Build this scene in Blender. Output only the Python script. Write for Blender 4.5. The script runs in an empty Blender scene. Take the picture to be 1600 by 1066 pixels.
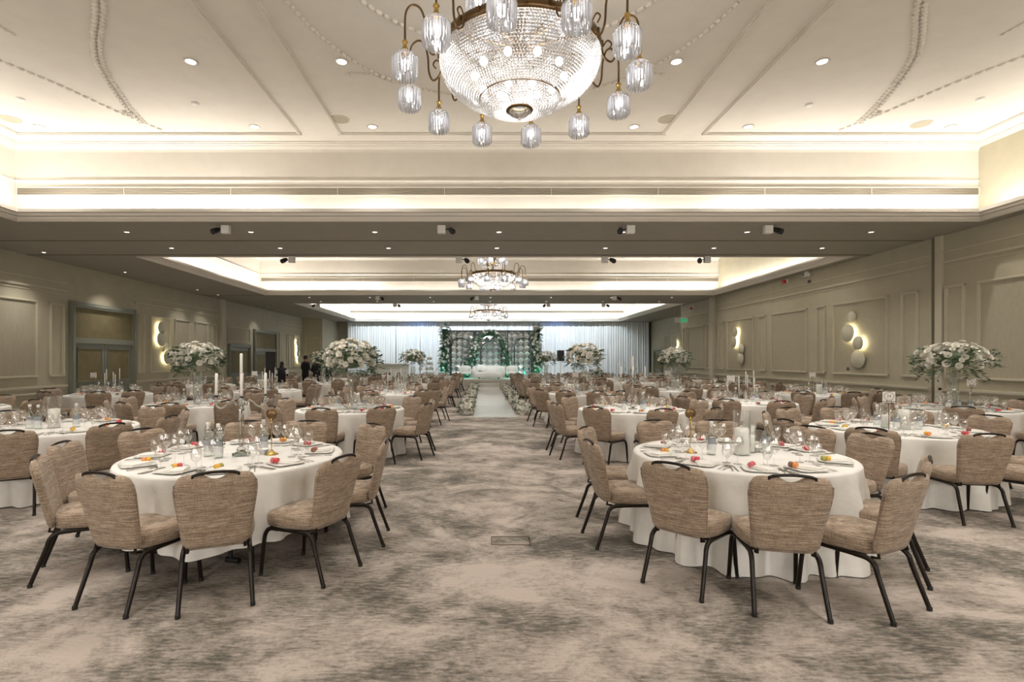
import bpy, bmesh, math, random
from mathutils import Vector, Matrix
from math import sin, cos, pi, radians, atan2, hypot, sqrt
random.seed(7)
C = bpy.context.scene.collection
S = bpy.context.scene
CAMH = 1.62
VPX, VPY, F = 754.0, 562.0, 815.0

# ---------------------------------------------------------------- camera
cam = bpy.data.cameras.new('camera')
cam.sensor_width = 36.0
cam.lens = 36.0 * F / 1600.0
cam.shift_x = (800 - VPX) / 1600.0
cam.shift_y = (VPY - 533) / 1600.0
cam.clip_end = 200
co = bpy.data.objects.new('camera', cam)
co.location = (0, 0, CAMH)
co.rotation_euler = (pi / 2, 0, 0)
C.objects.link(co)
S.camera = co
# ---------------------------------------------------------------- world, exposure
w = bpy.data.worlds.new('world'); S.world = w
w.use_nodes = True
w.node_tree.nodes['Background'].inputs[0].default_value = (0.9, 0.85, 0.78, 1)
w.node_tree.nodes['Background'].inputs[1].default_value = 0.05
S.view_settings.view_transform = 'Standard'
S.view_settings.look = 'None'
S.view_settings.gamma = 1
S.view_settings.use_curve_mapping = False
S.view_settings.exposure = 0.12
S.cycles.max_bounces = 7
S.cycles.diffuse_bounces = 4
S.cycles.glossy_bounces = 3
S.cycles.transmission_bounces = 4
S.cycles.transparent_max_bounces = 16
S.cycles.sample_clamp_indirect = 4
S.cycles.sample_clamp_direct = 0
S.cycles.caustics_reflective = False
S.cycles.caustics_refractive = False

WARM = (1.0, 0.86, 0.66)
SOFT = (1.0, 0.94, 0.86)
COOL = (0.86, 0.94, 1.0)

def area(name, loc, sx, sy, power, col, rot=(0, 0, 0), spread=pi):
    l = bpy.data.lights.new(name, 'AREA'); l.shape = 'RECTANGLE'; l.size = sx; l.size_y = sy
    l.energy = power; l.color = col; l.spread = spread
    o = bpy.data.objects.new(name, l); o.location = loc; o.rotation_euler = rot; C.objects.link(o); return o
def spot(name, loc, power, col, ang=115, radius=.06, rot=(0, 0, 0), blend=.9):
    l = bpy.data.lights.new(name, 'SPOT'); l.energy = power; l.color = col; l.spot_size = radians(ang)
    l.spot_blend = blend; l.shadow_soft_size = radius
    o = bpy.data.objects.new(name, l); o.location = loc; o.rotation_euler = rot; C.objects.link(o); return o
def point(name, loc, power, col, radius=.1):
    l = bpy.data.lights.new(name, 'POINT'); l.energy = power; l.color = col; l.shadow_soft_size = radius
    o = bpy.data.objects.new(name, l); o.location = loc; C.objects.link(o); return o

ZS = 4.34      # soffit height
ZC = 6.0      # coffer ceiling height
CX0, CX1 = -9.1, 9.72
CXM = 0.36
COF = [(-0.8, 10.2), (13.8, 21.9), (25.3, 36.9)]
P_COVE, P_DOWN, P_SOFF, P_CHAN = 12.5, 215.0, 120.0, 110.0
KC = 1.035
# cove strips lying in the troughs, facing up (warm, dimmer over the middle of the cross runs)
def cove_lights():
    for k, (y0, y1) in enumerate(COF):
        n = 8
        for i in range(n):
            t0 = CX0 + (CX1 - CX0) * (i + .5) / n
            mid = abs(t0 - CXM) < 5.0
            p = P_COVE * ((.38 if k < 2 else .45) if mid else (1.25 if k < 2 else .8))
            L = (CX1 - CX0) / n * .96
            for yy in (y1 + .17, y0 - .17):
                area('cove_strip_light', (t0, yy, ZS + .14), L, .05, p * L, SOFT, (pi, 0, 0))
        n = 4
        for i in range(n):
            t0 = y0 + (y1 - y0) * (i + .5) / n
            L = (y1 - y0) / n * .96
            for xx in (CX0 - .17, CX1 + .17):
                area('cove_strip_light', (xx, t0, ZS + .14), .05, L, P_COVE * 1.25 * L, SOFT, (pi, 0, 0))
cove_lights()
DOWN = []      # (x, y, z, radius) of the recessed downlights that are built further down
for y in (9.47, 7.4, 5.3, 3.2, 1.1):
    for x in (-8.05, -4.14, -2.0, 2.75, 4.82, 8.5):
        DOWN.append((x * KC, y * KC, ZC, .075))
GX = [-7.57 + 2.64 * i for i in range(7)]
for y in (11.1, 12.7, 22.8, 24.4): 
    for x in GX: DOWN.append((x, y, ZS, .05))
for y in (5.2, 9.2, 13.2, 16.2, 20.3, 21.9, 27, 32): DOWN.append((-10.6 if y > 30 else -11.1, y, ZS, .045))
for y in (14.9, 18.0, 21.2):
    for x in (-8.05, -4.14, -2.0, 2.75, 4.82, 8.5): DOWN.append((x, y, ZC, .06))
for y in (27.0, 30.2, 34.5):
    for x in (-8.05, -4.14, -2.0, 2.75, 4.82, 8.5): DOWN.append((x, y, ZC, .06))
for y in (-2.2,):
    for x in GX: DOWN.append((x, y, ZS, .05))
for x, y, z, r in DOWN:
    p = P_DOWN if z > 5 else P_SOFF
    if y > 20: p *= .5
    if y < 5 and z > 5: p *= .85
    if x < -10: p *= 1.5
    elif 10 < y < 26 and z < 5: p *= .8
    spot('downlight_lamp', (x, y, z - .02), p, SOFT, 92 if z > 5 else (100 if x < -10 else 125), .05)
# added fill lamps at the unseen end wall, brightening near chairs from the front
for x in (-7.6, -2.6, 2.9, 7.6):
    area('end_wall_fill', (x, -3.80, 2.35), .9, 1.3, 115, SOFT, (radians(90), 0, 0))
# cool wash on the far drapes, teal floor washes beside the flower columns
for i in range(8):
    x = -8.4 + i * 2.75
    area('drape_wash_light', (x, 34.3, 5.45), 1.6, .15, 64, COOL, (radians(58), 0, 0), radians(140))
for x in (-4.6, 5.2): point('blue_beam_light', (x, 36.6, 4.1), 14, (.2, .4, 1.0), .1)
for (x, y, p, col) in ((-2.75, 33.2, 30, (.02, .9, .75)), (3.7, 33.2, 30, (.0, .95, .6)), (1.6, 33.3, 26, (.0, .95, .75)), (-.9, 33.3, 20, (.0, .95, .7))):
    point('teal_stage_light', (x, y, .75), p * .4, col, .08)
for x in (-1.2, .5, 2.2):
    spot('stage_spot_light', (x, 28.0, 4.2), 430, COOL, 50, .1, (radians(62), 0, 0))

# ================================================================ materials
def newmat(name):
    m = bpy.data.materials.new(name); m.use_nodes = True
    return m, m.node_tree.nodes, m.node_tree.links
def pbr(name, col, rough=.5, metal=0, **kw):
    m, n, l = newmat(name); b = n['Principled BSDF']
    b.inputs['Base Color'].default_value = (*col, 1); b.inputs['Roughness'].default_value = rough
    b.inputs['Metallic'].default_value = metal
    for k, v in kw.items(): b.inputs[k].default_value = v
    return m
def coordmap(n, l, scale=(1, 1, 1), kind='Object'):
    tc = n.new('ShaderNodeTexCoord'); mp = n.new('ShaderNodeMapping')
    l.new(tc.outputs[kind], mp.inputs[0]); mp.inputs['Scale'].default_value = scale
    return mp.outputs[0]
def noise(n, l, vec, scale, detail=4, rough=.55, dist=0):
    t = n.new('ShaderNodeTexNoise'); t.inputs['Scale'].default_value = scale; t.inputs['Detail'].default_value = detail
    t.inputs['Roughness'].default_value = rough; t.inputs['Distortion'].default_value = dist
    l.new(vec, t.inputs['Vector']); return t.outputs[0]
def ramp(n, l, fac, stops):
    r = n.new('ShaderNodeValToRGB'); e = r.color_ramp.elements
    while len(e) < len(stops): e.new(.5)
    for i, (p, c) in enumerate(stops):
        e[i].position = p; e[i].color = (*c, 1)
    l.new(fac, r.inputs[0]); return r.outputs[0]
def mix(n, l, fac, a, b, mode='MIX'):
    x = n.new('ShaderNodeMix'); x.data_type = 'RGBA'; x.blend_type = mode
    for s, v in ((0, fac), (6, a), (7, b)):
        if isinstance(v, (int, float)): x.inputs[s].default_value = v
        elif isinstance(v, tuple): x.inputs[s].default_value = (*v, 1)
        else: l.new(v, x.inputs[s])
    return x.outputs[2]
def mathn(n, l, op, a, b=0.0):
    x = n.new('ShaderNodeMath'); x.operation = op
    for s, v in ((0, a), (1, b)):
        if isinstance(v, (int, float)): x.inputs[s].default_value = v
        else: l.new(v, x.inputs[s])
    return x.outputs[0]
def bump(n, l, h, strength, dist=.01):
    b = n.new('ShaderNodeBump'); b.inputs['Strength'].default_value = strength; b.inputs['Distance'].default_value = dist
    l.new(h, b.inputs['Height']); l.new(b.outputs[0], n['Principled BSDF'].inputs['Normal'])

def m_fabric():
    m, n, l = newmat('woven_taupe_fabric'); b = n['Principled BSDF']
    h = noise(n, l, coordmap(n, l, (9, 9, 190)), 1.0, 5, .7)
    v = noise(n, l, coordmap(n, l, (190, 190, 14)), 1.0, 5, .7)
    big = noise(n, l, coordmap(n, l, (6, 6, 6)), 1.0, 2, .5)
    f = mathn(n, l, 'ADD', mathn(n, l, 'MULTIPLY', h, .68), mathn(n, l, 'MULTIPLY', v, .32))
    c = ramp(n, l, f, [(.35, (.045, .03, .02)), (.445, (.18, .127, .088)), (.53, (.35, .265, .195)), (.64, (.64, .525, .415))])
    c = mix(n, l, .25, c, ramp(n, l, big, [(.3, (.22, .16, .112)), (.7, (.38, .295, .22))]))
    l.new(c, b.inputs['Base Color']); b.inputs['Roughness'].default_value = .9
    b.inputs['Sheen Weight'].default_value = .15
    bump(n, l, f, .5, .004); return m
def m_carpet():
    m, n, l = newmat('mottled_carpet'); b = n['Principled BSDF']
    v = coordmap(n, l, (1.0, 1.2, 1)); v.node.inputs['Rotation'].default_value = (0, 0, -.35)
    base = noise(n, l, v, .75, 8, .66, .9)
    mid = noise(n, l, v, 2.4, 6, .7, .5)
    fine = noise(n, l, v, 34, 6, .8)
    rot = n.new('ShaderNodeMapping'); tc = n.new('ShaderNodeTexCoord'); l.new(tc.outputs['Object'], rot.inputs[0])
    rot.inputs['Rotation'].default_value = (0, 0, .7); rot.inputs['Scale'].default_value = (11, 48, 1)
    dash = noise(n, l, rot.outputs[0], 1.0, 2, .5)
    f = mathn(n, l, 'ADD', mathn(n, l, 'MULTIPLY', base, .6), mathn(n, l, 'MULTIPLY', mid, .4))
    f = mathn(n, l, 'ADD', f, mathn(n, l, 'MULTIPLY', mathn(n, l, 'SUBTRACT', fine, .5), .24))
    dm = ramp(n, l, f, [(.42, (1, 1, 1)), (.56, (.25, .25, .25))]); f = mathn(n, l, 'ADD', f, mathn(n, l, 'MULTIPLY', mathn(n, l, 'MULTIPLY', mathn(n, l, 'SUBTRACT', dash, .46), .34), dm))
    c = ramp(n, l, f, [(.38, (.085, .078, .066)), (.45, (.17, .155, .132)), (.51, (.32, .282, .248)), (.58, (.50, .44, .395))])
    tint = noise(n, l, v, .35, 3, .5)
    c = mix(n, l, mathn(n, l, 'MULTIPLY', tint, .22), c, (.62, .50, .46), 'MULTIPLY')
    l.new(c, b.inputs['Base Color']); b.inputs['Roughness'].default_value = .95
    bump(n, l, mathn(n, l, 'ADD', fine, dash), .6, .01); return m
def m_wall(name, c0, c1, streak=False):
    m, n, l = newmat(name); b = n['Principled BSDF']
    if streak:
        f = noise(n, l, coordmap(n, l, (55, 55, 5)), 1, 6, .75)
        g = noise(n, l, coordmap(n, l, (120, 120, 120)), 1, 2, .5)
        f = mathn(n, l, 'ADD', mathn(n, l, 'MULTIPLY', f, .75), mathn(n, l, 'MULTIPLY', g, .25))
    else: f = noise(n, l, coordmap(n, l, (1, 1, 1)), 3, 4, .6)
    l.new(ramp(n, l, f, [(.3, c0), (.7, c1)]), b.inputs['Base Color']); b.inputs['Roughness'].default_value = .75
    bump(n, l, noise(n, l, coordmap(n, l, (1, 1, 1)), 90 if not streak else 60, 2), .12, .004); return m
def m_cloth():
    m, n, l = newmat('white_table_linen'); b = n['Principled BSDF']
    f = noise(n, l, coordmap(n, l, (1, 1, 1)), 7, 4, .6)
    l.new(ramp(n, l, f, [(.3, (.75, .73, .70)), (.7, (.83, .82, .79))]), b.inputs['Base Color'])
    b.inputs['Roughness'].default_value = .85
    bump(n, l, f, .25, .02); return m
def m_glass(name, tint=(.97, .98, .98), base=.06, edge=.75, rough=.02, pw=4.5):
    m, n, l = newmat(name); n.remove(n['Principled BSDF'])
    t = n.new('ShaderNodeBsdfTransparent'); t.inputs[0].default_value = (*tint, 1)
    g = n.new('ShaderNodeBsdfGlossy'); g.inputs['Roughness'].default_value = rough; g.inputs[0].default_value = (1, 1, 1, 1)
    lw = n.new('ShaderNodeLayerWeight'); lw.inputs[0].default_value = .5
    p = mathn(n, l, 'POWER', lw.outputs['Facing'], pw)
    f = mathn(n, l, 'ADD', mathn(n, l, 'MULTIPLY', p, edge), base)
    x = n.new('ShaderNodeMixShader'); l.new(f, x.inputs[0]); l.new(t.outputs[0], x.inputs[1]); l.new(g.outputs[0], x.inputs[2])
    l.new(x.outputs[0], n['Material Output'].inputs[0]); return m
def m_crystal(name='cut_crystal', ft=.35, fg=.45, tc=(1, 1, 1)):
    m, n, l = newmat(name); n.remove(n['Principled BSDF'])
    t = n.new('ShaderNodeBsdfTransparent'); t.inputs[0].default_value = (*tc, 1)
    g = n.new('ShaderNodeBsdfGlossy'); g.inputs['Roughness'].default_value = .12
    d = n.new('ShaderNodeBsdfTranslucent'); d.inputs[0].default_value = (.98, .98, 1, 1)
    x = n.new('ShaderNodeMixShader'); x.inputs[0].default_value = fg; l.new(t.outputs[0], x.inputs[1]); l.new(g.outputs[0], x.inputs[2])
    y = n.new('ShaderNodeMixShader'); y.inputs[0].default_value = ft; l.new(x.outputs[0], y.inputs[1]); l.new(d.outputs[0], y.inputs[2])
    l.new(y.outputs[0], n['Material Output'].inputs[0]); return m
def m_emit(name, col, s):
    m, n, l = newmat(name); b = n['Principled BSDF']
    b.inputs['Base Color'].default_value = (*col, 1); b.inputs['Emission Color'].default_value = (*col, 1)
    b.inputs['Emission Strength'].default_value = s; return m
def m_drape():
    m, n, l = newmat('white_drape'); b = n['Principled BSDF']
    f = noise(n, l, coordmap(n, l, (6, 6, .15)), 1, 3, .6)
    l.new(ramp(n, l, f, [(.3, (.66, .70, .72)), (.7, (.86, .88, .88))]), b.inputs['Base Color']); b.inputs['Roughness'].default_value = .8
    return m
def m_green(name='foliage_green', a=(.03, .07, .025), c=(.13, .20, .07)):
    m, n, l = newmat(name); b = n['Principled BSDF']
    f = noise(n, l, coordmap(n, l, (1, 1, 1)), 14, 3, .6)
    l.new(ramp(n, l, f, [(.35, a), (.65, c)]), b.inputs['Base Color']); b.inputs['Roughness'].default_value = .55; return m
M = dict(
    fabric=m_fabric(), carpet=m_carpet(), cloth=m_cloth(),
    wall=m_wall('sage_cream_wall_paint', (.42, .39, .29), (.465, .43, .325)),
    trim=m_wall('cream_trim_paint', (.52, .485, .385), (.56, .525, .42)),
    insert=m_wall('beige_textile_wallcovering', (.335, .30, .225), (.45, .41, .315), True),
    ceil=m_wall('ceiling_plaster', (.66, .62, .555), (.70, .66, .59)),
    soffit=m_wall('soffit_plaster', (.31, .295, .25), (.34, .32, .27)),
    cornice=pbr('cornice_plaster', (.70, .66, .60), .6),
    metal=pbr('dark_bronze_tube', (.010, .006, .004), .32, .0, **{'Specular IOR Level': .28}),
    glides=pbr('black_plastic', (.012, .012, .012), .5),
    white=pbr('white_porcelain', (.80, .79, .76), .18),
    napkin=pbr('white_napkin_linen', (.80, .78, .74), .9),
    silver=pbr('polished_cutlery_steel', (.62, .60, .57), .18, 1),
    glass=m_glass('thin_clear_glass', (.99, .99, .99), base=.13, edge=.85, rough=.06, pw=1.9), bottle=m_glass('water_bottle_glass', (.93, .97, .95), .16, .85, .04, 2.0),
    vase=m_glass('vase_glass', (.96, .97, .96), .17, .8, .10),
    crystal=m_crystal('cut_crystal', .10, .55), prism=m_crystal('crystal_prism', .42, .5), clear=pbr('solid_clear_crystal', (.97, .99, .99), .02, 0, **{'Transmission Weight': 1.0, 'IOR': 1.48}),
    lantern=m_glass('lantern_glass', (.985, .99, .985), .05, .8, .05, 5.0), candle=pbr('white_candle_wax', (.95, .93, .88), .5, **{'Subsurface Weight': .4, 'Subsurface Radius': (.03, .02, .015)}),
    wick=pbr('candle_wick', (.03, .025, .02), .9),
    gold=pbr('aged_brass', (.62, .42, .14), .25, 1), bronze=pbr('dark_antique_brass', (.16, .10, .05), .35, 1),
    red=pbr('macaron_raspberry', (.55, .06, .07), .5), yellow=pbr('macaron_lemon', (.75, .42, .05), .5),
    pink=pbr('macaron_rose', (.55, .14, .16), .5), olive=pbr('macaron_pistachio', (.38, .36, .10), .5),
    brown=pbr('macaron_cocoa', (.22, .10, .07), .5), orange=pbr('macaron_apricot', (.75, .28, .08), .5),
    rose=pbr('cream_rose_petals', (.93, .91, .84), .7), rose2=pbr('blush_rose_petals', (.91, .84, .74), .7),
    leaf=m_green('foliage_green', (.02, .045, .02), (.09, .14, .06)), leaf2=m_green('backdrop_foliage', (.015, .055, .03), (.05, .14, .07)),
    stem=pbr('green_stems', (.12, .16, .06), .6),
    door=pbr('sage_grey_door_paint', (.20, .205, .165), .5), doorpan=m_wall('olive_door_inset', (.15, .125, .06), (.20, .165, .085)),
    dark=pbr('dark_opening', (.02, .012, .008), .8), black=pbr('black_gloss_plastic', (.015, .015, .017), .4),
    lampemit=m_emit('warm_bulb', (1.0, .95, .88), 12), bulb=m_emit('chandelier_bulb', (1.0, .97, .98), 19),
    halo=m_emit('sconce_backlight', (1.0, .90, .58), 11),
    disc=pbr('plaster_disc', (.60, .58, .46), .6), grille=pbr('air_grille_metal', (.42, .38, .31), .45, .6),
    card=pbr('white_card', (.84, .82, .79), .6), ink=pbr('grey_brown_ink', (.20, .15, .13), .8),
    paper=pbr('bottle_label_paper', (.72, .74, .76), .6), navy=pbr('bottle_label_grey', (.30, .33, .37), .5),
    sofa=pbr('ivory_boucle', (.70, .68, .63), .95), stage=pbr('ivory_stage_cloth', (.74, .72, .67), .8),
    gloss=pbr('white_mirror_acrylic', (.88, .89, .88), .10, .0, **{'Specular IOR Level': .3}), mirror=pbr('silver_mirror_tile', (.90, .91, .93), .14, .8),
    frame=pbr('black_metal_frame', (.012, .014, .02), .4), drape=m_drape(),
    suit=pbr('black_suit_cloth', (.008, .008, .012), .9), skin=pbr('skin', (.30, .17, .11), .6), hair=pbr('black_hair', (.006, .005, .005), .6),
    shirt=pbr('white_shirt', (.7, .7, .7), .8), firered=pbr('fire_alarm_red', (.5, .02, .02), .4),
    exitgreen=m_emit('exit_sign_green', (.02, .45, .2), .5), beige=pbr('beige_plastic', (.55, .50, .40), .5),
    foot=pbr('table_leg_black', (.01, .01, .011), .5), wood=pbr('plywood_top', (.30, .20, .11), .6),
    teal=m_emit('teal_uplighter_lens', (.0, .85, .6), 25),
)

# ================================================================ mesh helpers
class MB:
    def __init__(s): s.v = []; s.f = []; s.m = []; s.s = []
    def add(s, vs, fs, mi=0, sm=False):
        o = len(s.v); s.v += [tuple(x) for x in vs]
        for f in fs: s.f.append([i + o for i in f]); s.m.append(mi); s.s.append(sm)
    def box(s, c, d, mi=0, mat=None):
        x, y, z = d[0] / 2, d[1] / 2, d[2] / 2
        vs = [Vector((a * x, b * y, e * z)) for a in (-1, 1) for b in (-1, 1) for e in (-1, 1)]
        if mat is not None: vs = [mat @ q for q in vs]
        vs = [q + Vector(c) for q in vs]
        s.add(vs, [(0, 1, 3, 2), (4, 6, 7, 5), (0, 4, 5, 1), (2, 3, 7, 6), (0, 2, 6, 4), (1, 5, 7, 3)], mi)
    def tube(s, pts, r, seg=8, mi=0, cap=True, sm=True, flat=1.0):
        pts = [Vector(p) for p in pts]; n = len(pts)
        R = r if isinstance(r, (list, tuple)) else [r] * n
        T = []
        for i in range(n):
            a = pts[max(i - 1, 0)]; b = pts[min(i + 1, n - 1)]; t = (b - a)
            T.append(t.normalized() if t.length > 1e-9 else Vector((0, 0, 1)))
        up = Vector((0, 0, 1)) if abs(T[0].z) < .9 else Vector((1, 0, 0))
        u = T[0].cross(up).normalized(); vs = []
        for i in range(n):
            u = (u - T[i] * u.dot(T[i])); u = u.normalized() if u.length > 1e-6 else T[i].orthogonal().normalized()
            w2 = T[i].cross(u)
            for k in range(seg):
                a = 2 * pi * k / seg
                vs.append(pts[i] + (u * cos(a) + w2 * sin(a) * flat) * R[i])
        fs = [(i * seg + k, i * seg + (k + 1) % seg, (i + 1) * seg + (k + 1) % seg, (i + 1) * seg + k) for i in range(n - 1) for k in range(seg)]
        s.add(vs, fs, mi, sm)
        if cap:
            s.add(vs[:seg], [tuple(range(seg))[::-1]], mi); s.add(vs[-seg:], [tuple(range(seg))], mi)
    def lathe(s, prof, seg=24, c=(0, 0, 0), mi=0, sm=True, wob=None):
        vs = []
        for (r, z) in prof:
            for k in range(seg):
                a = 2 * pi * k / seg; rr = r * (1 + (wob(a, z) if wob else 0))
                vs.append((c[0] + rr * cos(a), c[1] + rr * sin(a), c[2] + z))
        n = len(prof)
        s.add(vs, [(i * seg + k, i * seg + (k + 1) % seg, (i + 1) * seg + (k + 1) % seg, (i + 1) * seg + k) for i in range(n - 1) for k in range(seg)], mi, sm)
    def ball(s, c, r, seg=8, rings=5, mi=0, sc=(1, 1, 1), sm=True):
        vs = [(c[0], c[1], c[2] - r * sc[2])]
        for i in range(1, rings):
            p = -pi / 2 + pi * i / rings
            for k in range(seg):
                a = 2 * pi * k / seg
                vs.append((c[0] + r * cos(p) * cos(a) * sc[0], c[1] + r * cos(p) * sin(a) * sc[1], c[2] + r * sin(p) * sc[2]))
        vs.append((c[0], c[1], c[2] + r * sc[2])); t = len(vs) - 1
        fs = [(0, 1 + (k + 1) % seg, 1 + k) for k in range(seg)]
        for i in range(rings - 2):
            for k in range(seg):
                a = 1 + i * seg + k; b = 1 + i * seg + (k + 1) % seg
                fs.append((a, b, b + seg, a + seg))
        fs += [(t, t - seg + k, t - seg + (k + 1) % seg) for k in range(seg)]
        s.add(vs, fs, mi, sm)
    def merge(s, o, mat, mi=None):
        off = len(s.v); s.v += [tuple(mat @ Vector(q)) for q in o.v]
        for f, m_, sm in zip(o.f, o.m, o.s): s.f.append([i + off for i in f]); s.m.append(m_ if mi is None else mi); s.s.append(sm)
    def mesh(s, name, mats):
        me = bpy.data.meshes.new(name); me.from_pydata(s.v, [], s.f)
        me.polygons.foreach_set('material_index', s.m); me.polygons.foreach_set('use_smooth', s.s)
        for m_ in (mats if isinstance(mats, (list, tuple)) else [mats]): me.materials.append(m_)
        me.update(); return me
    def build(s, name, mats, parent=None, loc=None, rz=0):
        return ob(name, s.mesh(name, mats), parent, loc, rz)
def ob(name, me, parent=None, loc=None, rz=0):
    o = bpy.data.objects.new(name, me); C.objects.link(o)
    if parent: o.parent = parent
    if loc is not None: o.location = loc
    if rz: o.rotation_euler = (0, 0, rz)
    return o
def tag(o, label, cat, group=None, kind=None):
    o['label'] = label; o['category'] = cat
    if group: o['group'] = group
    if kind: o['kind'] = kind
    return o
def struct(o, label=None):
    o['kind'] = 'structure'
    if label: o['label'] = label
    return o
def stuff(o): o['kind'] = 'stuff'; return o
def thing(name, loc=(0, 0, 0), rz=0): return ob(name, None, None, loc, rz)
def ctree(o, parent=None):
    c = o.copy(); C.objects.link(c); c.parent = parent
    for ch in KIDS.get(o.name, []): ctree(ch, c)
    return c
KIDS = {}
def freeze(o, everything=None):
    """remember the children of a prototype once, so that copies need no search"""
    KIDS[o.name] = [x for x in bpy.data.objects if x.parent == o]
    for x in KIDS[o.name]:
        ks = [y for y in bpy.data.objects if y.parent == x]
        if ks: KIDS[x.name] = ks
def catmull(P, n=10):
    P = [Vector(p) for p in P]; out = []
    Q = [P[0] * 2 - P[1]] + P + [P[-1] * 2 - P[-2]]
    for i in range(1, len(Q) - 2):
        for k in range(n):
            t = k / n; a, b, c, d = Q[i - 1:i + 3]
            out.append(.5 * ((2 * b) + (c - a) * t + (2 * a - 5 * b + 4 * c - d) * t * t + (3 * b - a - 3 * c + d) * t ** 3))
    out.append(P[-1]); return out
def RZ(a): return Matrix.Rotation(a, 4, 'Z')
def TR(x, y, z): return Matrix.Translation((x, y, z))

# ================================================================ room shell
YN, YF = -4.0, 38.4
XL, XR, XR2, XL2 = -11.84, 10.1, 12.2, -10.6
mb = MB(); mb.add([(XL - .3, YN - .3, 0), (XR2 + .3, YN - .3, 0), (XR2 + .3, YF + .3, 0), (XL - .3, YF + .3, 0)], [(0, 1, 2, 3)])
struct(mb.build('floor', M['carpet']), 'mottled beige and grey patterned carpet')
def slab(name, x0, x1, y0, y1, z0, z1, mat, label=None, parent=None):
    mb = MB(); mb.box(((x0 + x1) / 2, (y0 + y1) / 2, (z0 + z1) / 2), (x1 - x0, y1 - y0, z1 - z0))
    o = mb.build(name, mat, parent)
    return o if parent else struct(o, label)
WTOP = 6.2
wl = slab('wall_left', XL - .2, XL, YN, 34.5, 0, WTOP, M['wall'], 'long cream panelled wall with doors')
slab('wall_left_far', XL - .2, XL2, 34.5, YF, 0, WTOP, M['wall'], 'projecting wall end beside the white drapes')
wr = slab('wall_right', XR, XR + .2, YN, 11.62, 0, WTOP, M['wall'], 'cream panelled wall nearest the camera')
wr2 = slab('wall_right_middle', XR, XR + .2, 11.74, 26.5, 0, WTOP, M['wall'], 'cream panelled wall with round backlit wall lights')
slab('wall_right_return', XR + .2, XR2 + .2, 26.3, 26.5, 0, WTOP, M['wall'])
wr3 = slab('wall_right_far', XR2, XR2 + .2, 26.5, YF, 0, WTOP, M['wall'], 'recessed far wall beside the drapes')
slab('wall_back', XL, XR2, YF, YF + .2, 0, WTOP, M['wall'])
slab('wall_front', XL, XR2, YN - .2, YN, 0, WTOP, M['wall'])
slab('trim_30', XR + .1, XR + .16, 11.62, 11.74, 0, ZS, M['black'], 'black partition slot in the wall')
# soffit ring around the coffers, plus the coffer shells
cl = MB()
ys = [YN]
for a, b in COF: ys += [a, b]
ys.append(YF)
for i in range(0, len(ys), 2):
    cl.box(((XL + XR2) / 2, (ys[i] + ys[i + 1]) / 2, ZS + .04), (XR2 - XL, ys[i + 1] - ys[i], .08))
for a, b in COF:
    cl.box(((XL + CX0) / 2, (a + b) / 2, ZS + .04), (CX0 - XL, b - a, .08))
    cl.box(((XR2 + CX1) / 2, (a + b) / 2, ZS + .04), (XR2 - CX1, b - a, .08))
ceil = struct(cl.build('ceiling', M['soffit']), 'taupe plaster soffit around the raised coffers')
def sweep_rect(mb, x0, x1, y0, y1, prof, mi=0, sm=False):
    """prof: (outward offset, z) swept round the rectangle"""
    vs = []
    for (d, z) in prof:
        vs += [(x0 - d, y0 - d, z), (x1 + d, y0 - d, z), (x1 + d, y1 + d, z), (x0 - d, y1 + d, z)]
    fs = [(i * 4 + k, i * 4 + (k + 1) % 4, (i + 1) * 4 + (k + 1) % 4, (i + 1) * 4 + k) for i in range(len(prof) - 1) for k in range(4)]
    mb.add(vs, fs, mi, sm)
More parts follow.
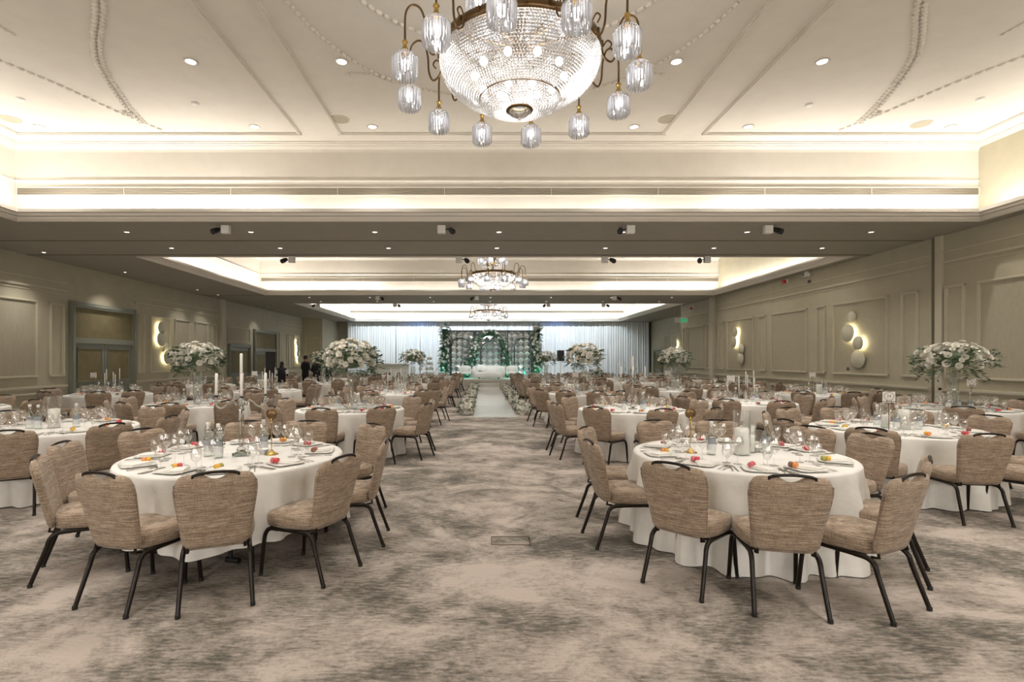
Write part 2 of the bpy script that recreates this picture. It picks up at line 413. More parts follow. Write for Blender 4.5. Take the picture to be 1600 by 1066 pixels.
for k, (a, b) in enumerate(COF):
    # cornice round the opening
    mb = MB()
    sweep_rect(mb, CX0, CX1, a, b, [(.05, ZS), (.05, ZS - .014), (-.005, ZS - .014), (-.005, ZS + .035), (-.035, ZS + .018), (-.035, ZS + .068), (-.022, ZS + .088), (-.08, ZS + .072), (-.08, ZS + .128), (-.064, ZS + .150), (-.135, ZS + .132), (-.135, ZS + .195), (-.105, ZS + .195), (-.08, ZS + .15), (.0, ZS + .10)])
    struct(mb.build('trim_%d' % (k + 1), M['cornice']), 'stepped plaster cornice round a ceiling coffer')
    mb = MB()
    sweep_rect(mb, CX0, CX1, a, b, [(.0, ZS + .085), (.42, ZS + .085), (.42, ZS + .90), (.40, ZS + .91), (.40, ZS + .935), (.42, ZS + .945), (.42, ZS + 1.50), (.41, ZS + 1.55), (.38, ZS + 1.59), (.36, ZS + 1.60), (.36, ZS + 1.615), (.31, ZS + 1.625), (.31, ZS + 1.64), (.25, ZS + 1.64), (.25, ZC)])
    sh = struct(mb.build('trim_%d' % (k + 5), M['ceil']), 'cove wall of a raised ceiling coffer')
    mb = MB(); mb.add([(CX0 - .3, a - .3, ZC), (CX1 + .3, a - .3, ZC), (CX1 + .3, b + .3, ZC), (CX0 - .3, b + .3, ZC)], [(0, 3, 2, 1)])
    cc = struct(mb.build('ceiling_coffer', M['ceil']), 'flat plaster ceiling of a raised coffer')
    # panel mouldings on the coffer ceiling
    def flat_frame(mb, x0, x1, y0, y1, z, w=.07, d=.03):
        for (px0, px1, py0, py1) in ((x0, x1, y0, y0 + w), (x0, x1, y1 - w, y1), (x0, x0 + w, y0 + w, y1 - w), (x1 - w, x1, y0 + w, y1 - w)):
            mb.box(((px0 + px1) / 2, (py0 + py1) / 2, z - d / 2), (px1 - px0, py1 - py0, d))
            mb.box(((px0 + px1) / 2, (py0 + py1) / 2, z - d * .75), ((px1 - px0) * (1 if px1 - px0 > .5 else .45), (py1 - py0) * (1 if py1 - py0 > .5 else .45), d * 1.5))
    for (x0, x1) in ((-8.72 * KC, -3.39 * KC), (-2.70 * KC, 3.42 * KC), (4.11 * KC, 9.3 * KC)):
        mb = MB(); flat_frame(mb, x0, x1, a + .08, b - .08, ZC); mb.build('panel_moulding', M['ceil'], cc)
    # long air grille in the far and near cove walls
    for yy, sg in ((b + .42, -1), (a - .42, 1)):
        g = thing('air_grille', (CXM - .05, yy, ZS + .70))
        tag(g, ['long linear air grille above the cornice of the %s coffer, %s side' % (('first', 'second', 'third')[k], 'far' if sg < 0 else 'near')][0], 'grille', 'linear air grilles in the ceiling coffers')
        L = CX1 - CX0 + .72
        mb = MB(); mb.box((0, sg * .006, 0), (L, .012, .145), 0); mb.build('backing', M['foot'], g)
        mb = MB()
        for z in (-.08, .08): mb.box((0, sg * .012, z), (L + .04, .024, .02))
        for x in (-L / 2 - .01, L / 2 + .01): mb.box((x, sg * .012, 0), (.02, .024, .14))
        n = 9
        for i in range(1, n): mb.box((-L / 2 + L * i / n, sg * .012, 0), (.012, .024, .14))
        mb.build('frame', M['ceil'], g)
        for z in (-.055, -.033, -.011, .011, .033, .055):
            mb = MB(); mb.box((0, sg * .016, z), (L, .014, .013), 0, Matrix.Rotation(sg * .5, 4, 'X')); mb.build('slat', M['grille'], g)
    # rope mouldings
    def rope(path, size=.045, gap=.075, double=False):
        mb = MB(); P = [Vector(p) * KC for p in path]; acc = 0; last = P[0]
        for i in range(1, len(P)):
            seg = P[i] - last; L = seg.length
            while acc + 0 <= L and L > 0:
                q = last + seg * (acc / L); t = seg.normalized(); ang = atan2(t.y, t.x)
                for off in ((-.04, .04) if double else (0,)):
                    bb = MB(); bb.ball((0, 0, 0), size, 6, 4, 0, (1, .62, .55))
                    mb.merge(bb, TR(q.x - t.y * off, q.y + t.x * off, ZC - .004) @ RZ(ang + (.5 if off > 0 else -.5 if off < 0 else 0)))
                acc += gap
            acc -= L; last = P[i]
        mb.build('rope_moulding', M['ceil'], cc)
    ym = (a + b) / 2; sc = (b - a) / 11.0
    if k == 0:
        rope([(CXM - .06 + 2.15 * cos(t), ym + .1 + 2.25 * sin(t), 0) for t in [i * 2 * pi / 60 for i in range(61)]], .06, .12)
        def sq(t): 
            c_, s_ = cos(t), sin(t); p = 2.5
            return (CXM - .0 + 2.78 * (abs(c_) ** (2 / p)) * (1 if c_ > 0 else -1), ym + 3.68 * (abs(s_) ** (2 / p)) * (1 if s_ > 0 else -1), 0)
        rope([sq(i * 2 * pi / 100) for i in range(101)], .055, .105)
        for sx in (-1, 1):
            cx = CXM - .03
            for sy in (-1, 1):
                f = lambda x, y: (cx + sx * (x - .32), ym + sy * (y - 4.7), 0)
                rope(catmull([f(4.62, 4.7), f(4.86, 5.4), f(5.16, 6.13), f(6.03, 7.3), f(6.53, 8.57), f(6.72, 9.35)], 12), .058, .10, True)
                rope(catmull([f(8.9, 4.7), f(8.3, 5.9), f(7.55, 7.23), f(7.2, 7.94), f(6.86, 8.9), f(6.55, 9.6)], 12), .055, .13)
                rope([f(6.77, 5.3), f(6.79, 6.54), f(6.74, 6.83)], .04, .09)
                rope(catmull([f(2.0, 7.95), f(2.35, 7.72), f(2.72, 7.72)], 8), .04, .075)
                rb = MB(); q = [v * KC for v in f(6.72, 8.95)]
                for i in range(6):
                    rb.ball((q[0] + .07 * cos(i * pi / 3), q[1] + .07 * sin(i * pi / 3), ZC - .01), .045, 6, 4)
                rb.ball((q[0], q[1], ZC - .03), .04, 6, 4); rb.build('ceiling_flower', M['ceil'], cc)
# folding partition track lines across the soffit
for y in (11.92, 13.55, 22.1):
    slab('trim_%d' % (10 + int(y)), XL, XR, y - .012, y + .012, ZS - .006, ZS, M['dark'], 'thin dark partition track across the soffit')

# ---- wall mouldings
def wall_frame(mb, X, sg, y0, y1, z0, z1, w=.06, d=.035):
    """rectangular moulding on a wall x = X, facing sg"""
    for (a0, a1, b0, b1) in ((y0, y1, z0, z0 + w), (y0, y1, z1 - w, z1), (y0, y0 + w, z0 + w, z1 - w), (y1 - w, y1, z0 + w, z1 - w)):
        mb.box((X + sg * d / 2, (a0 + a1) / 2, (b0 + b1) / 2), (d, a1 - a0, b1 - b0))
        h = a1 - a0 > b1 - b0
        mb.box((X + sg * d * .75, (a0 + a1) / 2, (b0 + b1) / 2), (d * 1.5, (a1 - a0) * (1 if h else .4), (b1 - b0) * (.4 if h else 1)))
def panel(wall, X, sg, y0, y1, z0, z1, ins):
    y0, y1 = min(y0, y1), max(y0, y1)
    mb = MB(); wall_frame(mb, X, sg, y0, y1, z0, z1); mb.build('panel_moulding', M['trim'], wall)
    if ins:
        mb = MB(); mb.box((X + sg * .006, (y0 + y1) / 2, (z0 + z1) / 2), (.012, y1 - y0 - .1, z1 - z0 - .1)); mb.build('fabric_panel', M['insert'], wall)
PL, PT = 1.14, 3.19
for (a, b, ins) in ((5.2, 8.2, 1), (8.6, 9.2, 0), (9.6, 13.85, 1), (14.25, 14.75, 0), (17.9, 18.25, 0), (18.56, 19.75, 1), (20.05, 21.05, 1), (21.45, 22.45, 1), (22.8, 23.2, 0), (30.3, 31.5, 0), (31.75, 32.3, 0), (32.6, 33.7, 1), (0.5, 4.8, 1)):
    panel(wl, XL, 1, a, b, PL, PT, ins)
panel(wl, XL, 1, 24.2, 26.5, 2.45, PT, 1)
for (a, b) in ((5.2, 8.2), (9.6, 13.85), (18.56, 22.45), (30.3, 33.7)): panel(wl, XL, 1, a, b, .22, .74, 0)
PL2, PT2 = 1.2, 3.22
for (wallo, a, b, ins) in ((wr, 8.1, 10.62, 1), (wr, 10.9, 11.37, 0), (wr, 7.3, 7.8, 0), (wr, 4.2, 6.9, 1), (wr, 1, 3.8, 1), (wr2, 12.07, 12.56, 0), (wr2, 12.96, 15.0, 1), (wr2, 15.34, 15.75, 0),
                           (wr2, 16.2, 18.2, 1), (wr2, 18.55, 19.05, 0), (wr2, 19.4, 21.5, 1), (wr2, 21.8, 22.3, 0), (wr2, 23.1, 23.5, 0), (wr2, 23.8, 25.6, 1), (wr2, 25.8, 26.2, 0)):
    panel(wallo, XR, -1, a, b, PL2, PT2, ins)
for (wallo, a, b) in ((wr, 8.1, 11.3), (wr2, 12.1, 15.7), (wr2, 16.2, 18.2), (wr2, 18.6, 22.3), (wr2, 23.1, 26.2)): panel(wallo, XR, -1, a, b, .24, .78, 0)
for (a, b, ins) in ((27, 28.5, 0), (28.8, 30.4, 1), (30.8, 31.6, 0), (31.9, 33.6, 1), (34, 34.8, 0)): panel(wr3, XR2, -1, a, b, PL2, PT2, ins)
def rails(n, X, sg, segs, zr, zm):
    for i, (y0, y1) in enumerate(segs):
        mb = MB()
        mb.box((X + sg * .025, (y0 + y1) / 2, zr), (.05, y1 - y0, .05)); mb.box((X + sg * .015, (y0 + y1) / 2, zr - .045), (.03, y1 - y0, .03))
        struct(mb.build('trim_%d' % (n + i), M['trim']), 'chair rail moulding')
        mb = MB()
        mb.box((X + sg * .02, (y0 + y1) / 2, zm), (.04, y1 - y0, .05)); mb.box((X + sg * .012, (y0 + y1) / 2, zm + .22), (.024, y1 - y0, .035))
        mb.box((X + sg * .009, (y0 + y1) / 2, zm - .10), (.018, y1 - y0, .018))
        struct(mb.build('trim_%d' % (n + 20 + i), M['trim']), 'picture rail moulding')
        mb = MB(); mb.box((X + sg * .012, (y0 + y1) / 2, .075), (.024, y1 - y0, .15)); mb.box((X + sg * .018, (y0 + y1) / 2, .155), (.036, y1 - y0, .02))
        struct(mb.build('baseboard_%s_%d' % ('left' if sg > 0 else 'right', i), M['trim']), 'painted skirting board')
rails(40, XL, 1, ((YN, 14.85), (17.75, 23.4), (23.9, 24.15), (29.95, 34.5)), .88, 3.56)
rails(70, XR, -1, ((YN, 11.5), (11.78, 22.6), (22.98, 26.5)), .975, 3.74)
for (x, y, sg, n) in ((XL, 23.65, 1, 31), (XR, 22.8, -1, 32)):
    slab('trim_%d' % n, min(x, x + sg * .12), max(x, x + sg * .12), y - .17, y + .17, 0, ZS, M['trim'], 'plain painted pilaster')
slab('trim_33', XR - .05, XR, 11.42, 11.6, 0, ZS, M['trim'], 'cream post beside the partition slot')
# wall end facing the room on the left, with its own panel
mb = MB()
for (x0, x1, z0, z1) in ((XL + .15, XL2 - .1, 1.2, 3.1),):
    for (a0, a1, b0, b1) in ((x0, x1, z0, z0 + .05), (x0, x1, z1 - .05, z1), (x0, x0 + .05, z0, z1), (x1 - .05, x1, z0, z1)):
        mb.box(((a0 + a1) / 2, 34.48, (b0 + b1) / 2), (a1 - a0, .04, b1 - b0))
struct(mb.build('trim_34', M['trim']), 'panel moulding on the wall end')

# ---- doors on the left wall
def door(n, X, sg, y0, y1, leafs, leaf_h, top, label, opened=False):
    d = struct(thing('door_%d' % n, (X, (y0 + y1) / 2, 0)), label); W = y1 - y0; fw = .16
    mb = MB()
    for y in (-W / 2 + fw / 2, W / 2 - fw / 2): mb.box((sg * .05, y, top / 2), (.10, fw, top)); mb.box((sg * .06, y, top / 2), (.12, fw * .4, top))
    mb.box((sg * .05, 0, top - fw / 2), (.098, W - 2 * fw, fw)); mb.box((sg * .06, 0, top - fw / 2), (.118, W - 2 * fw, fw * .35))
    if top > leaf_h + .3: mb.box((sg * .045, 0, leaf_h + .08), (.09, W - 2 * fw, .16))
    mb.build('door_frame', M['door'], d)
    if top > leaf_h + .3:
        z0, z1 = leaf_h + .16, top - fw
        mb = MB(); mb.box((sg * .012, 0, (z0 + z1) / 2), (.024, W - 2 * fw, z1 - z0)); mb.build('transom_panel', M['doorpan'], d)
    lw = (W - 2 * fw) / leafs
    for i in range(leafs):
        c = -W / 2 + fw + lw * (i + .5)
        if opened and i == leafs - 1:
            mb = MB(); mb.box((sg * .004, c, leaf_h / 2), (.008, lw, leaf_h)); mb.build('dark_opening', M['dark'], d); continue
        mb = MB(); mb.box((sg * .015, c, leaf_h / 2), (.03, lw - .012, leaf_h)); lf = mb.build('door_leaf', M['door'], d)
        mb = MB(); wall_frame(mb, sg * .03, sg, c - lw / 2 + .12, c + lw / 2 - .12, .95, leaf_h - .12, .04, .02); wall_frame(mb, sg * .03, sg, c - lw / 2 + .12, c + lw / 2 - .12, .2, .85, .04, .02); mb.build('leaf_moulding', M['door'], lf)
        mb = MB(); mb.box((sg * .033, c, (.95 + leaf_h - .12) / 2), (.006, lw - .32, leaf_h - 1.15)); mb.build('leaf_inset', M['doorpan'], lf)
        mb = MB(); mb.tube([(sg * .07, c + (lw / 2 - .06) * (1 if i == 0 else -1), .95), (sg * .07, c + (lw / 2 - .06) * (1 if i == 0 else -1), 1.2)], .012, 8); mb.build('door_handle', M['gold'], lf)
door(1, XL, 1, 14.9, 17.7, 2, 2.1, 3.3, 'large sage double door with tall olive transom panel')
door(2, XL, 1, 24.2, 26.5, 1, 2.2, 2.36, 'single sage door beyond the pilaster')
door(3, XL, 1, 26.9, 29.85, 2, 2.05, 3.2, 'sage double door standing half open', True)
door(4, XR2, -1, 35.2, 37.0, 1, 2.1, 2.3, 'grey door beside the drapes')
# ================================================================ recessed lights, fixtures on ceiling and walls
def mk_downlight(r):
    t = thing('recessed_downlight')
    mb = MB(); mb.lathe([(r, 0), (r * 1.35, -.004), (r * 1.35, -.012), (r, -.014), (r * .92, .0)], 20); mb.build('trim_ring', M['ceil'], t)
    mb = MB(); mb.lathe([(0, -.006), (r * .9, -.006)], 16); mb.build('lens', M['lampemit'], t)
    freeze(t); return t
PR = {}
ordn = ['first', 'second', 'third', 'fourth', 'fifth', 'sixth', 'seventh', 'eighth', 'ninth', 'tenth']
rows = {}
for x, y, z, r in DOWN: rows.setdefault((y, z), []).append((x, r))
zone = lambda y, z: ('first coffer' if y < 10 else 'second coffer' if y < 22 else 'third coffer') if z > 5 else None
rowno = {}
for (y, z), lst in sorted(rows.items()):
    if z > 5: where = zone(y, z); rowno[where] = rowno.get(where, 0) + 1; where = '%s row of the %s' % (ordn[rowno[where] - 1], where)
    elif len(lst) > 3:
        where = {11.1: 'near row of the first crossbeam', 12.7: 'far row of the first crossbeam', 22.8: 'near row of the second crossbeam', 24.4: 'far row of the second crossbeam', -2.2: 'row behind the camera'}[y]
    else: where = None
    for i, (x, r) in enumerate(sorted(lst)):
        if y < 2: continue
        if r not in PR: o = PR[r] = mk_downlight(r)
        else: o = ctree(PR[r])
        o.location = (x, y, z)
        if where: lab = 'lit ceiling downlight, %s from left, %s' % (ordn[i], where)
        else: lab = 'small lit downlight near left wall, %s from camera' % ordn[[5.2, 9.2, 13.2, 16.2, 20.3, 21.9, 27, 32].index(y)]
        tag(o, lab, 'downlight', 'recessed downlights')
for (x, y, z, w_) in ((-2.6, 9.5, ZC, 'first from left'), (3.37, 9.5, ZC, 'second from left'), (-8.6, 9.5, ZC, 'beside the left cove'), (8.15, 9.7, ZC, 'beside the right cove')):
    t = thing('ceiling_speaker', (x, y, z)); tag(t, 'flat round speaker grille in the coffer ceiling, %s' % w_, 'speaker', 'round ceiling speakers')
    mb = MB(); mb.lathe([(.17, 0), (.17, -.008), (.155, -.012), (.15, -.006)], 28); mb.build('rim', M['trim'], t)
    mb = MB(); mb.lathe([(0, -.005), (.15, -.005)], 28); mb.build('perforated_grille', M['insert'], t)
for i, (x, y) in enumerate(((-7.75, 8.75), (-4.9, 8.9), (5.6, 8.95), (8.35, 8.75))):
    t = thing('smoke_detector', (x, y, ZC)); tag(t, 'small white disc detector on the coffer ceiling, %s from left' % ordn[i], 'detector', 'smoke detectors')
    mb = MB(); mb.lathe([(.06, 0), (.06, -.02), (.04, -.035), (0, -.035)], 16); mb.build('housing', M['card'], t)
# stage spotlights clipped on the soffit
def mk_spot(flip):
    t = thing('track_spotlight'); s = -1 if flip else 1
    mb = MB(); mb.box((0, 0, -.09), (.16, .10, .16)); mb.build('ballast_box', M['card'], t)
    mb = MB(); mb.tube([(s * -.08, 0, -.08), (s * -.15, 0, -.09)], .012, 8); mb.build('bracket', M['black'], t)
    mb = MB(); mb.tube([(s * -.17, .08, -.07), (s * -.20, .0, -.11), (s * -.23, -.08, -.15)], [.045, .06, .06], 14); mb.build('lamp_head', M['black'], t)
    freeze(t); return t
sp = {0: mk_spot(False), 1: mk_spot(True)}; used = set()
for i, (px, y, fl) in enumerate(((353, 10.55, 0), (690, 10.55, 1), (985, 10.55, 0), (1200, 10.55, 1), (456, 13.72, 0), (717, 13.72, 1), (945, 13.72, 1), (1105, 13.72, 0), (590, 22.3, 1), (745, 22.3, 0), (960, 22.3, 1), (497, 25.2, 0), (617, 25.2, 1), (857, 25.2, 0), (943, 25.2, 1))):
    o = sp[fl] if fl not in used else ctree(sp[fl]); used.add(fl)
    o.location = ((px - VPX) * y / F, y, ZS)
    beam = {10.55: 'near edge of the first crossbeam', 13.72: 'far edge of the first crossbeam', 22.3: 'near edge of the second crossbeam', 25.2: 'far edge of the second crossbeam'}[y]
    k = [a for a in (353, 690, 985, 1200, 456, 717, 945, 1105, 590, 745, 960, 497, 617, 857, 943)].index(px); idx = k % 4 if k < 8 else (k - 8 if k < 11 else k - 11)
    tag(o, 'black spotlight with white box, %s from left, %s' % (ordn[idx], beam), 'spotlight', 'spotlights on the crossbeams')
def wall_thing(name, label, cat, loc, parts, group=None):
    t = thing(name, loc); tag(t, label, cat, group)
    for (nm, c, d, mt) in parts:
        mb = MB(); mb.box(c, d); mb.build(nm, M[mt], t)
    return t
wall_thing('fire_alarm_beacon', 'red fire alarm beacon on a white base, nearer one', 'alarm', (XR, 17.3, 4.22), (('base', (-.03, 0, 0), (.06, .16, .12), 'card'), ('red_lens', (-.10, 0, -.02), (.10, .12, .10), 'firered')), 'fire alarms')
wall_thing('fire_alarm_beacon', 'red fire alarm beacon farther down the right wall', 'alarm', (XR, 25.0, 4.1), (('base', (-.03, 0, 0), (.06, .16, .12), 'card'), ('red_lens', (-.10, 0, -.02), (.10, .12, .10), 'firered')), 'fire alarms')
wall_thing('wall_camera', 'white camera under the soffit beside the fire alarm', 'camera', (XR - .1, 16.1, ZS), (('mount', (0, 0, -.04), (.08, .08, .08), 'card'), ('camera_head', (-.06, -.06, -.12), (.16, .16, .09), 'card'), ('lens', (-.15, -.06, -.12), (.03, .08, .06), 'black')))
wall_thing('wall_vent_plate', 'small dark plate high on the right wall', 'plate', (XR, 16.1, 4.02), (('plate', (-.01, 0, 0), (.02, .16, .12), 'foot'), ('plate_frame', (-.006, 0, 0), (.012, .22, .18), 'trim')))
wall_thing('power_socket', 'small black socket plate below the round wall lights', 'socket', (XR, 14.4, 1.36), (('face_plate', (-.008, 0, 0), (.016, .09, .09), 'black'), ('socket_inset', (-.018, 0, 0), (.006, .05, .05), 'foot')))
ex = thing('exit_sign', (9.75, 25.6, 3.55)); tag(ex, 'green exit sign hanging by the far right wall', 'sign')
mb = MB(); mb.box((0, 0, 0), (.62, .05, .24)); mb.build('sign_box', M['card'], ex)
mb = MB(); mb.box((.12, -.03, 0), (.3, .01, .18)); mb.build('green_face', M['exitgreen'], ex)
mb = MB(); mb.tube([(0, 0, .1), (0, 0, ZS - 3.55)], .012, 6); mb.build('hanger_rod', M['card'], ex)
mb = MB()  # running figure, arrow and doorway on the face
mb.ball((.09, -.037, .06), .014, 8, 5); mb.box((.10, -.037, .02), (.02, .004, .06)); mb.box((.085, -.037, -.03), (.045, .004, .014), 0, Matrix.Rotation(.7, 4, 'Y')); mb.box((.125, -.037, -.03), (.045, .004, .014), 0, Matrix.Rotation(-.6, 4, 'Y')); mb.box((.10, -.037, .03), (.07, .004, .012), 0, Matrix.Rotation(.3, 4, 'Y')); mb.box((.2, -.037, 0), (.05, .004, .12)); mb.build('running_figure', M['card'], ex)

# round backlit wall lights
def sconce(name_i, X, sg, discs, label):
    t = thing('wall_light', (X, discs[0][0], 0)); y00 = discs[0][0]; tag(t, label, 'wall light', 'clusters of round wall discs')
    for (y, z, r, lit) in discs:
        off = .11 if lit else .06
        mb = MB(); prof = [(0, off + .03), (r * .97, off + .03), (r, off + .02), (r, off), (0, off)]
        b2 = MB(); b2.lathe(prof, 36); mb.merge(b2, TR(0, y - y00, z) @ Matrix.Rotation(sg * pi / 2, 4, 'Y')); mb.build('disc', M['disc'], t)
        mb = MB(); mb.box((sg * off / 2, y - y00, z), (off, .04, .04)); mb.build('wall_bracket', M['disc'], t)
        if lit:
            mb = MB(); b2 = MB(); b2.lathe([(r * .62, off - .02), (r * .9, off - .02), (r * .9, off - .008), (r * .62, off - .008), (r * .62, off - .02)], 32)
            mb.merge(b2, TR(0, y - y00, z) @ Matrix.Rotation(sg * pi / 2, 4, 'Y')); mb.build('light_ring', M['halo'], t)
sconce(0, XR, -1, ((14.17, 2.77, .16, 0), (14.26, 2.34, .24, 1), (13.86, 2.06, .18, 1), (13.93, 1.64, .25, 0)), 'four round discs glowing yellow on the nearer right wall panel')
sconce(1, XR, -1, ((20.6, 2.70, .18, 1), (20.75, 2.33, .24, 1), (20.2, 2.03, .19, 0), (20.3, 1.66, .25, 0)), 'round disc wall light on the second right wall panel')
sconce(2, XL, 1, ((19.05, 2.78, .21, 1), (19.05, 2.37, .26, 1), (19.35, 2.05, .2, 0), (19.45, 1.72, .27, 1)), 'round disc wall light just right of the large double door')
sconce(3, XL, 1, ((33.0, 2.7, .2, 1), (33.2, 2.35, .26, 1), (33.1, 2.0, .2, 1), (33.3, 1.66, .26, 1)), 'round disc wall light near the standing people')
sconce(4, XR2, -1, ((32.6, 2.6, .2, 1), (32.8, 2.3, .24, 1), (32.5, 2.0, .2, 1), (32.7, 1.7, .24, 0)), 'round disc wall light farthest along the right, near the drapes')

for i, x in enumerate((-7.6, -2.6, 2.9, 7.6)):  # added disc fixtures on the unseen end wall, made to carry the fill
    t = thing('wall_light', (x, YN, 0)); tag(t, 'added round disc fill light on the unseen end wall behind the camera, %s' % ordn[i], 'wall light', 'clusters of round wall discs')
    for (dx, z, r) in ((-.1, 2.8, .18), (.05, 2.38, .25), (-.12, 2.02, .19), (.02, 1.62, .26)):
        mb = MB(); b2 = MB(); b2.lathe([(0, .09), (r * .97, .09), (r, .08), (r, .06), (0, .06)], 28); mb.merge(b2, TR(dx, 0, z) @ Matrix.Rotation(-pi / 2, 4, 'X')); mb.build('disc', M['disc'], t)
        mb = MB(); mb.box((dx, .03, z), (.04, .06, .04)); mb.build('wall_bracket', M['disc'], t)
        mb = MB(); b2 = MB(); b2.lathe([(r * .62, .04), (r * .9, .04), (r * .9, .052), (r * .62, .052), (r * .62, .04)], 24); mb.merge(b2, TR(dx, 0, z) @ Matrix.Rotation(-pi / 2, 4, 'X')); mb.build('light_ring', M['halo'], t)
# ================================================================ chandeliers
def make_lamp_mesh():
    cap = MB(); cap.lathe([(.0, .10), (.022, .10), (.03, .085), (.02, .07), (.02, .03), (.032, .022), (.032, .01), (.045, -.004), (.05, -.012), (.05, -.02)], 20)
    fr = MB()
    def prism(x, y, z0, z1, r):
        fr.tube([(x, y, z0), (x, y, z0 - (z0 - z1) * .08), (x, y, z1 + .012), (x, y, z1)], [r * .5, r, r, .001], 5, cap=False, sm=False)
    for k in range(26):
        a = 2 * pi * k / 26; prism(.115 * cos(a), .115 * sin(a), -.072, -.245, .0095)
    for k in range(20):
        a = 2 * pi * k / 20 + .1; prism(.098 * cos(a), .098 * sin(a), -.08, -.268, .009)
    for k in range(10):
        a = 2 * pi * k / 10 + .1; prism(.07 * cos(a), .07 * sin(a), -.16, -.275, .008)
    bd = MB()
    for j, (r, z) in enumerate(((.055, -.018), (.075, -.032), (.092, -.046), (.104, -.060), (.115, -.074))):
        n = int(2 * pi * r / .021)
        for k in range(n): bd.ball((r * cos(2 * pi * k / n), r * sin(2 * pi * k / n), z), .0105, 5, 3)
    bl = MB(); bl.ball((0, 0, -.13), .042, 10, 7, 0, (1, 1, 1.25))
    return cap.mesh('lamp_cap', M['gold']), fr.mesh('crystal_fringe', M['prism']), bd.mesh('bead_collar', M['crystal']), bl.mesh('bulb', M['bulb'])
CAPM, FRM, BDM, BLM = make_lamp_mesh()
def build_chandelier():
    t = thing('crystal_chandelier'); Z = lambda z: z - 4.15
    mb = MB(); mb.lathe([(.80, Z(4.66)), (.815, Z(4.66)), (.825, Z(4.69)), (.815, Z(4.74)), (.79, Z(4.75)), (.79, Z(4.66)), (.80, Z(4.66))], 72); 
    for k in range(24):
        a = 2 * pi * k / 24; mb.box((.822 * cos(a), .822 * sin(a), Z(4.705)), (.02, .03, .05), 0, RZ(a))
    mb.build('rim_band', M['bronze'], t)
    mb = MB()
    for k in range(12):
        a = 2 * pi * k / 12; mb.tube([(.80 * cos(a), .80 * sin(a), Z(4.7)), (.05 * cos(a), .05 * sin(a), Z(4.78))], .008, 6)
    mb.lathe([(.05, Z(4.70)), (.09, Z(4.75)), (.07, Z(4.83)), (.05, Z(5.0)), (.10, Z(5.1)), (.06, Z(5.25)), (.04, Z(5.5)), (.05, Z(5.6)), (.02, Z(5.65)), (.02, Z(ZC - .03)), (.14, Z(ZC - .03)), (.14, Z(ZC)), (0, Z(ZC))], 18)
    mb.build('central_stem', M['bronze'], t)
    prof = [(.80, 4.67), (.80, 4.60), (.775, 4.52), (.73, 4.45), (.66, 4.385), (.58, 4.335), (.49, 4.29), (.41, 4.262)]
    def strands(mb, prof, dz, ds, rad):
        L = [0]
        for i in range(1, len(prof)): L.append(L[-1] + hypot(prof[i][0] - prof[i - 1][0], prof[i][1] - prof[i - 1][1]))
        s = 0; j = 0
        while s < L[-1]:
            i = max(k for k in range(len(L)) if L[k] <= s); i = min(i, len(prof) - 2)
            u = (s - L[i]) / (L[i + 1] - L[i]); r = prof[i][0] + (prof[i + 1][0] - prof[i][0]) * u; z = prof[i][1] + (prof[i + 1][1] - prof[i][1]) * u
            n = max(6, int(2 * pi * r / ds))
            for k in range(n):
                a = 2 * pi * (k + .5 * (j % 2)) / n; mb.ball((r * cos(a), r * sin(a), Z(z)), rad, 6, 4, 0, (1, 1, 1), False)
            s += dz; j += 1
    mb = MB(); strands(mb, prof, .027, .03, .0135); stuff(mb.build('bead_bowl', M['crystal'], t))
    mb = MB(); strands(mb, [(.40, 4.25), (.385, 4.22), (.31, 4.19), (.20, 4.175), (.125, 4.17)], .028, .032, .014); stuff(mb.build('inner_bead_dish', M['crystal'], t))
    mb = MB(); mb.lathe([(.405, Z(4.25)), (.415, Z(4.255)), (.405, Z(4.265)), (.395, Z(4.255)), (.405, Z(4.25))], 48); mb.build('inner_band', M['bronze'], t)
    mb = MB()
    for k in range(30):
        a = 2 * pi * k / 30
        for j in range(9):
            u = j / 8; r = .26 + .34 * u * u; mb.ball((r * cos(a), r * sin(a), Z(5.06 - .34 * u)), .014, 5, 4, 0, (1, 1, 1), False)
    stuff(mb.build('upper_bead_skirt', M['crystal'], t))
    mb = MB(); mb.lathe([(.25, Z(5.05)), (.27, Z(5.05)), (.27, Z(5.09)), (.25, Z(5.09)), (.25, Z(5.05))], 36); mb.build('upper_band', M['gold'], t)
    mb = MB(); mb.lathe([(.13, Z(4.165)), (.14, Z(4.15)), (.12, Z(4.135)), (.11, Z(4.145)), (.13, Z(4.165))], 28); mb.build('finial_ring', M['bronze'], t)
    mb = MB(); mb.lathe([(.12, Z(4.145)), (.10, Z(4.115)), (.06, Z(4.09)), (.02, Z(4.075)), (.0, Z(4.07))], 24); mb.ball((0, 0, Z(4.062)), .016, 8, 5); mb.build('finial', M['clear'], t)
    mb = MB()
    for k in range(10):
        a = 2 * pi * k / 10; mb.ball((.45 * cos(a), .45 * sin(a), Z(4.5)), .04, 8, 6)
    for k in range(5):
        a = 2 * pi * k / 5 + .3; mb.ball((.2 * cos(a), .2 * sin(a), Z(4.34)), .035, 8, 6)
    stuff(mb.build('inner_bulb', M['bulb'], t))
    arm = MB(); arm.tube(catmull([(.81, 0, Z(4.72)), (.84, 0, Z(4.60)), (.91, 0, Z(4.55)), (.955, 0, Z(4.64)), (.97, 0, Z(4.82)), (1.02, 0, Z(4.96)), (1.10, 0, Z(4.98)), (1.165, 0, Z(4.88)), (1.17, 0, Z(4.60))], 6), .0105, 7)
    arm.tube(catmull([(.82, 0, Z(4.70)), (.87, 0, Z(4.76)), (.91, 0, Z(4.72)), (.88, 0, Z(4.67))], 5), .008, 6)
    am = arm.mesh('arm', M['bronze'])
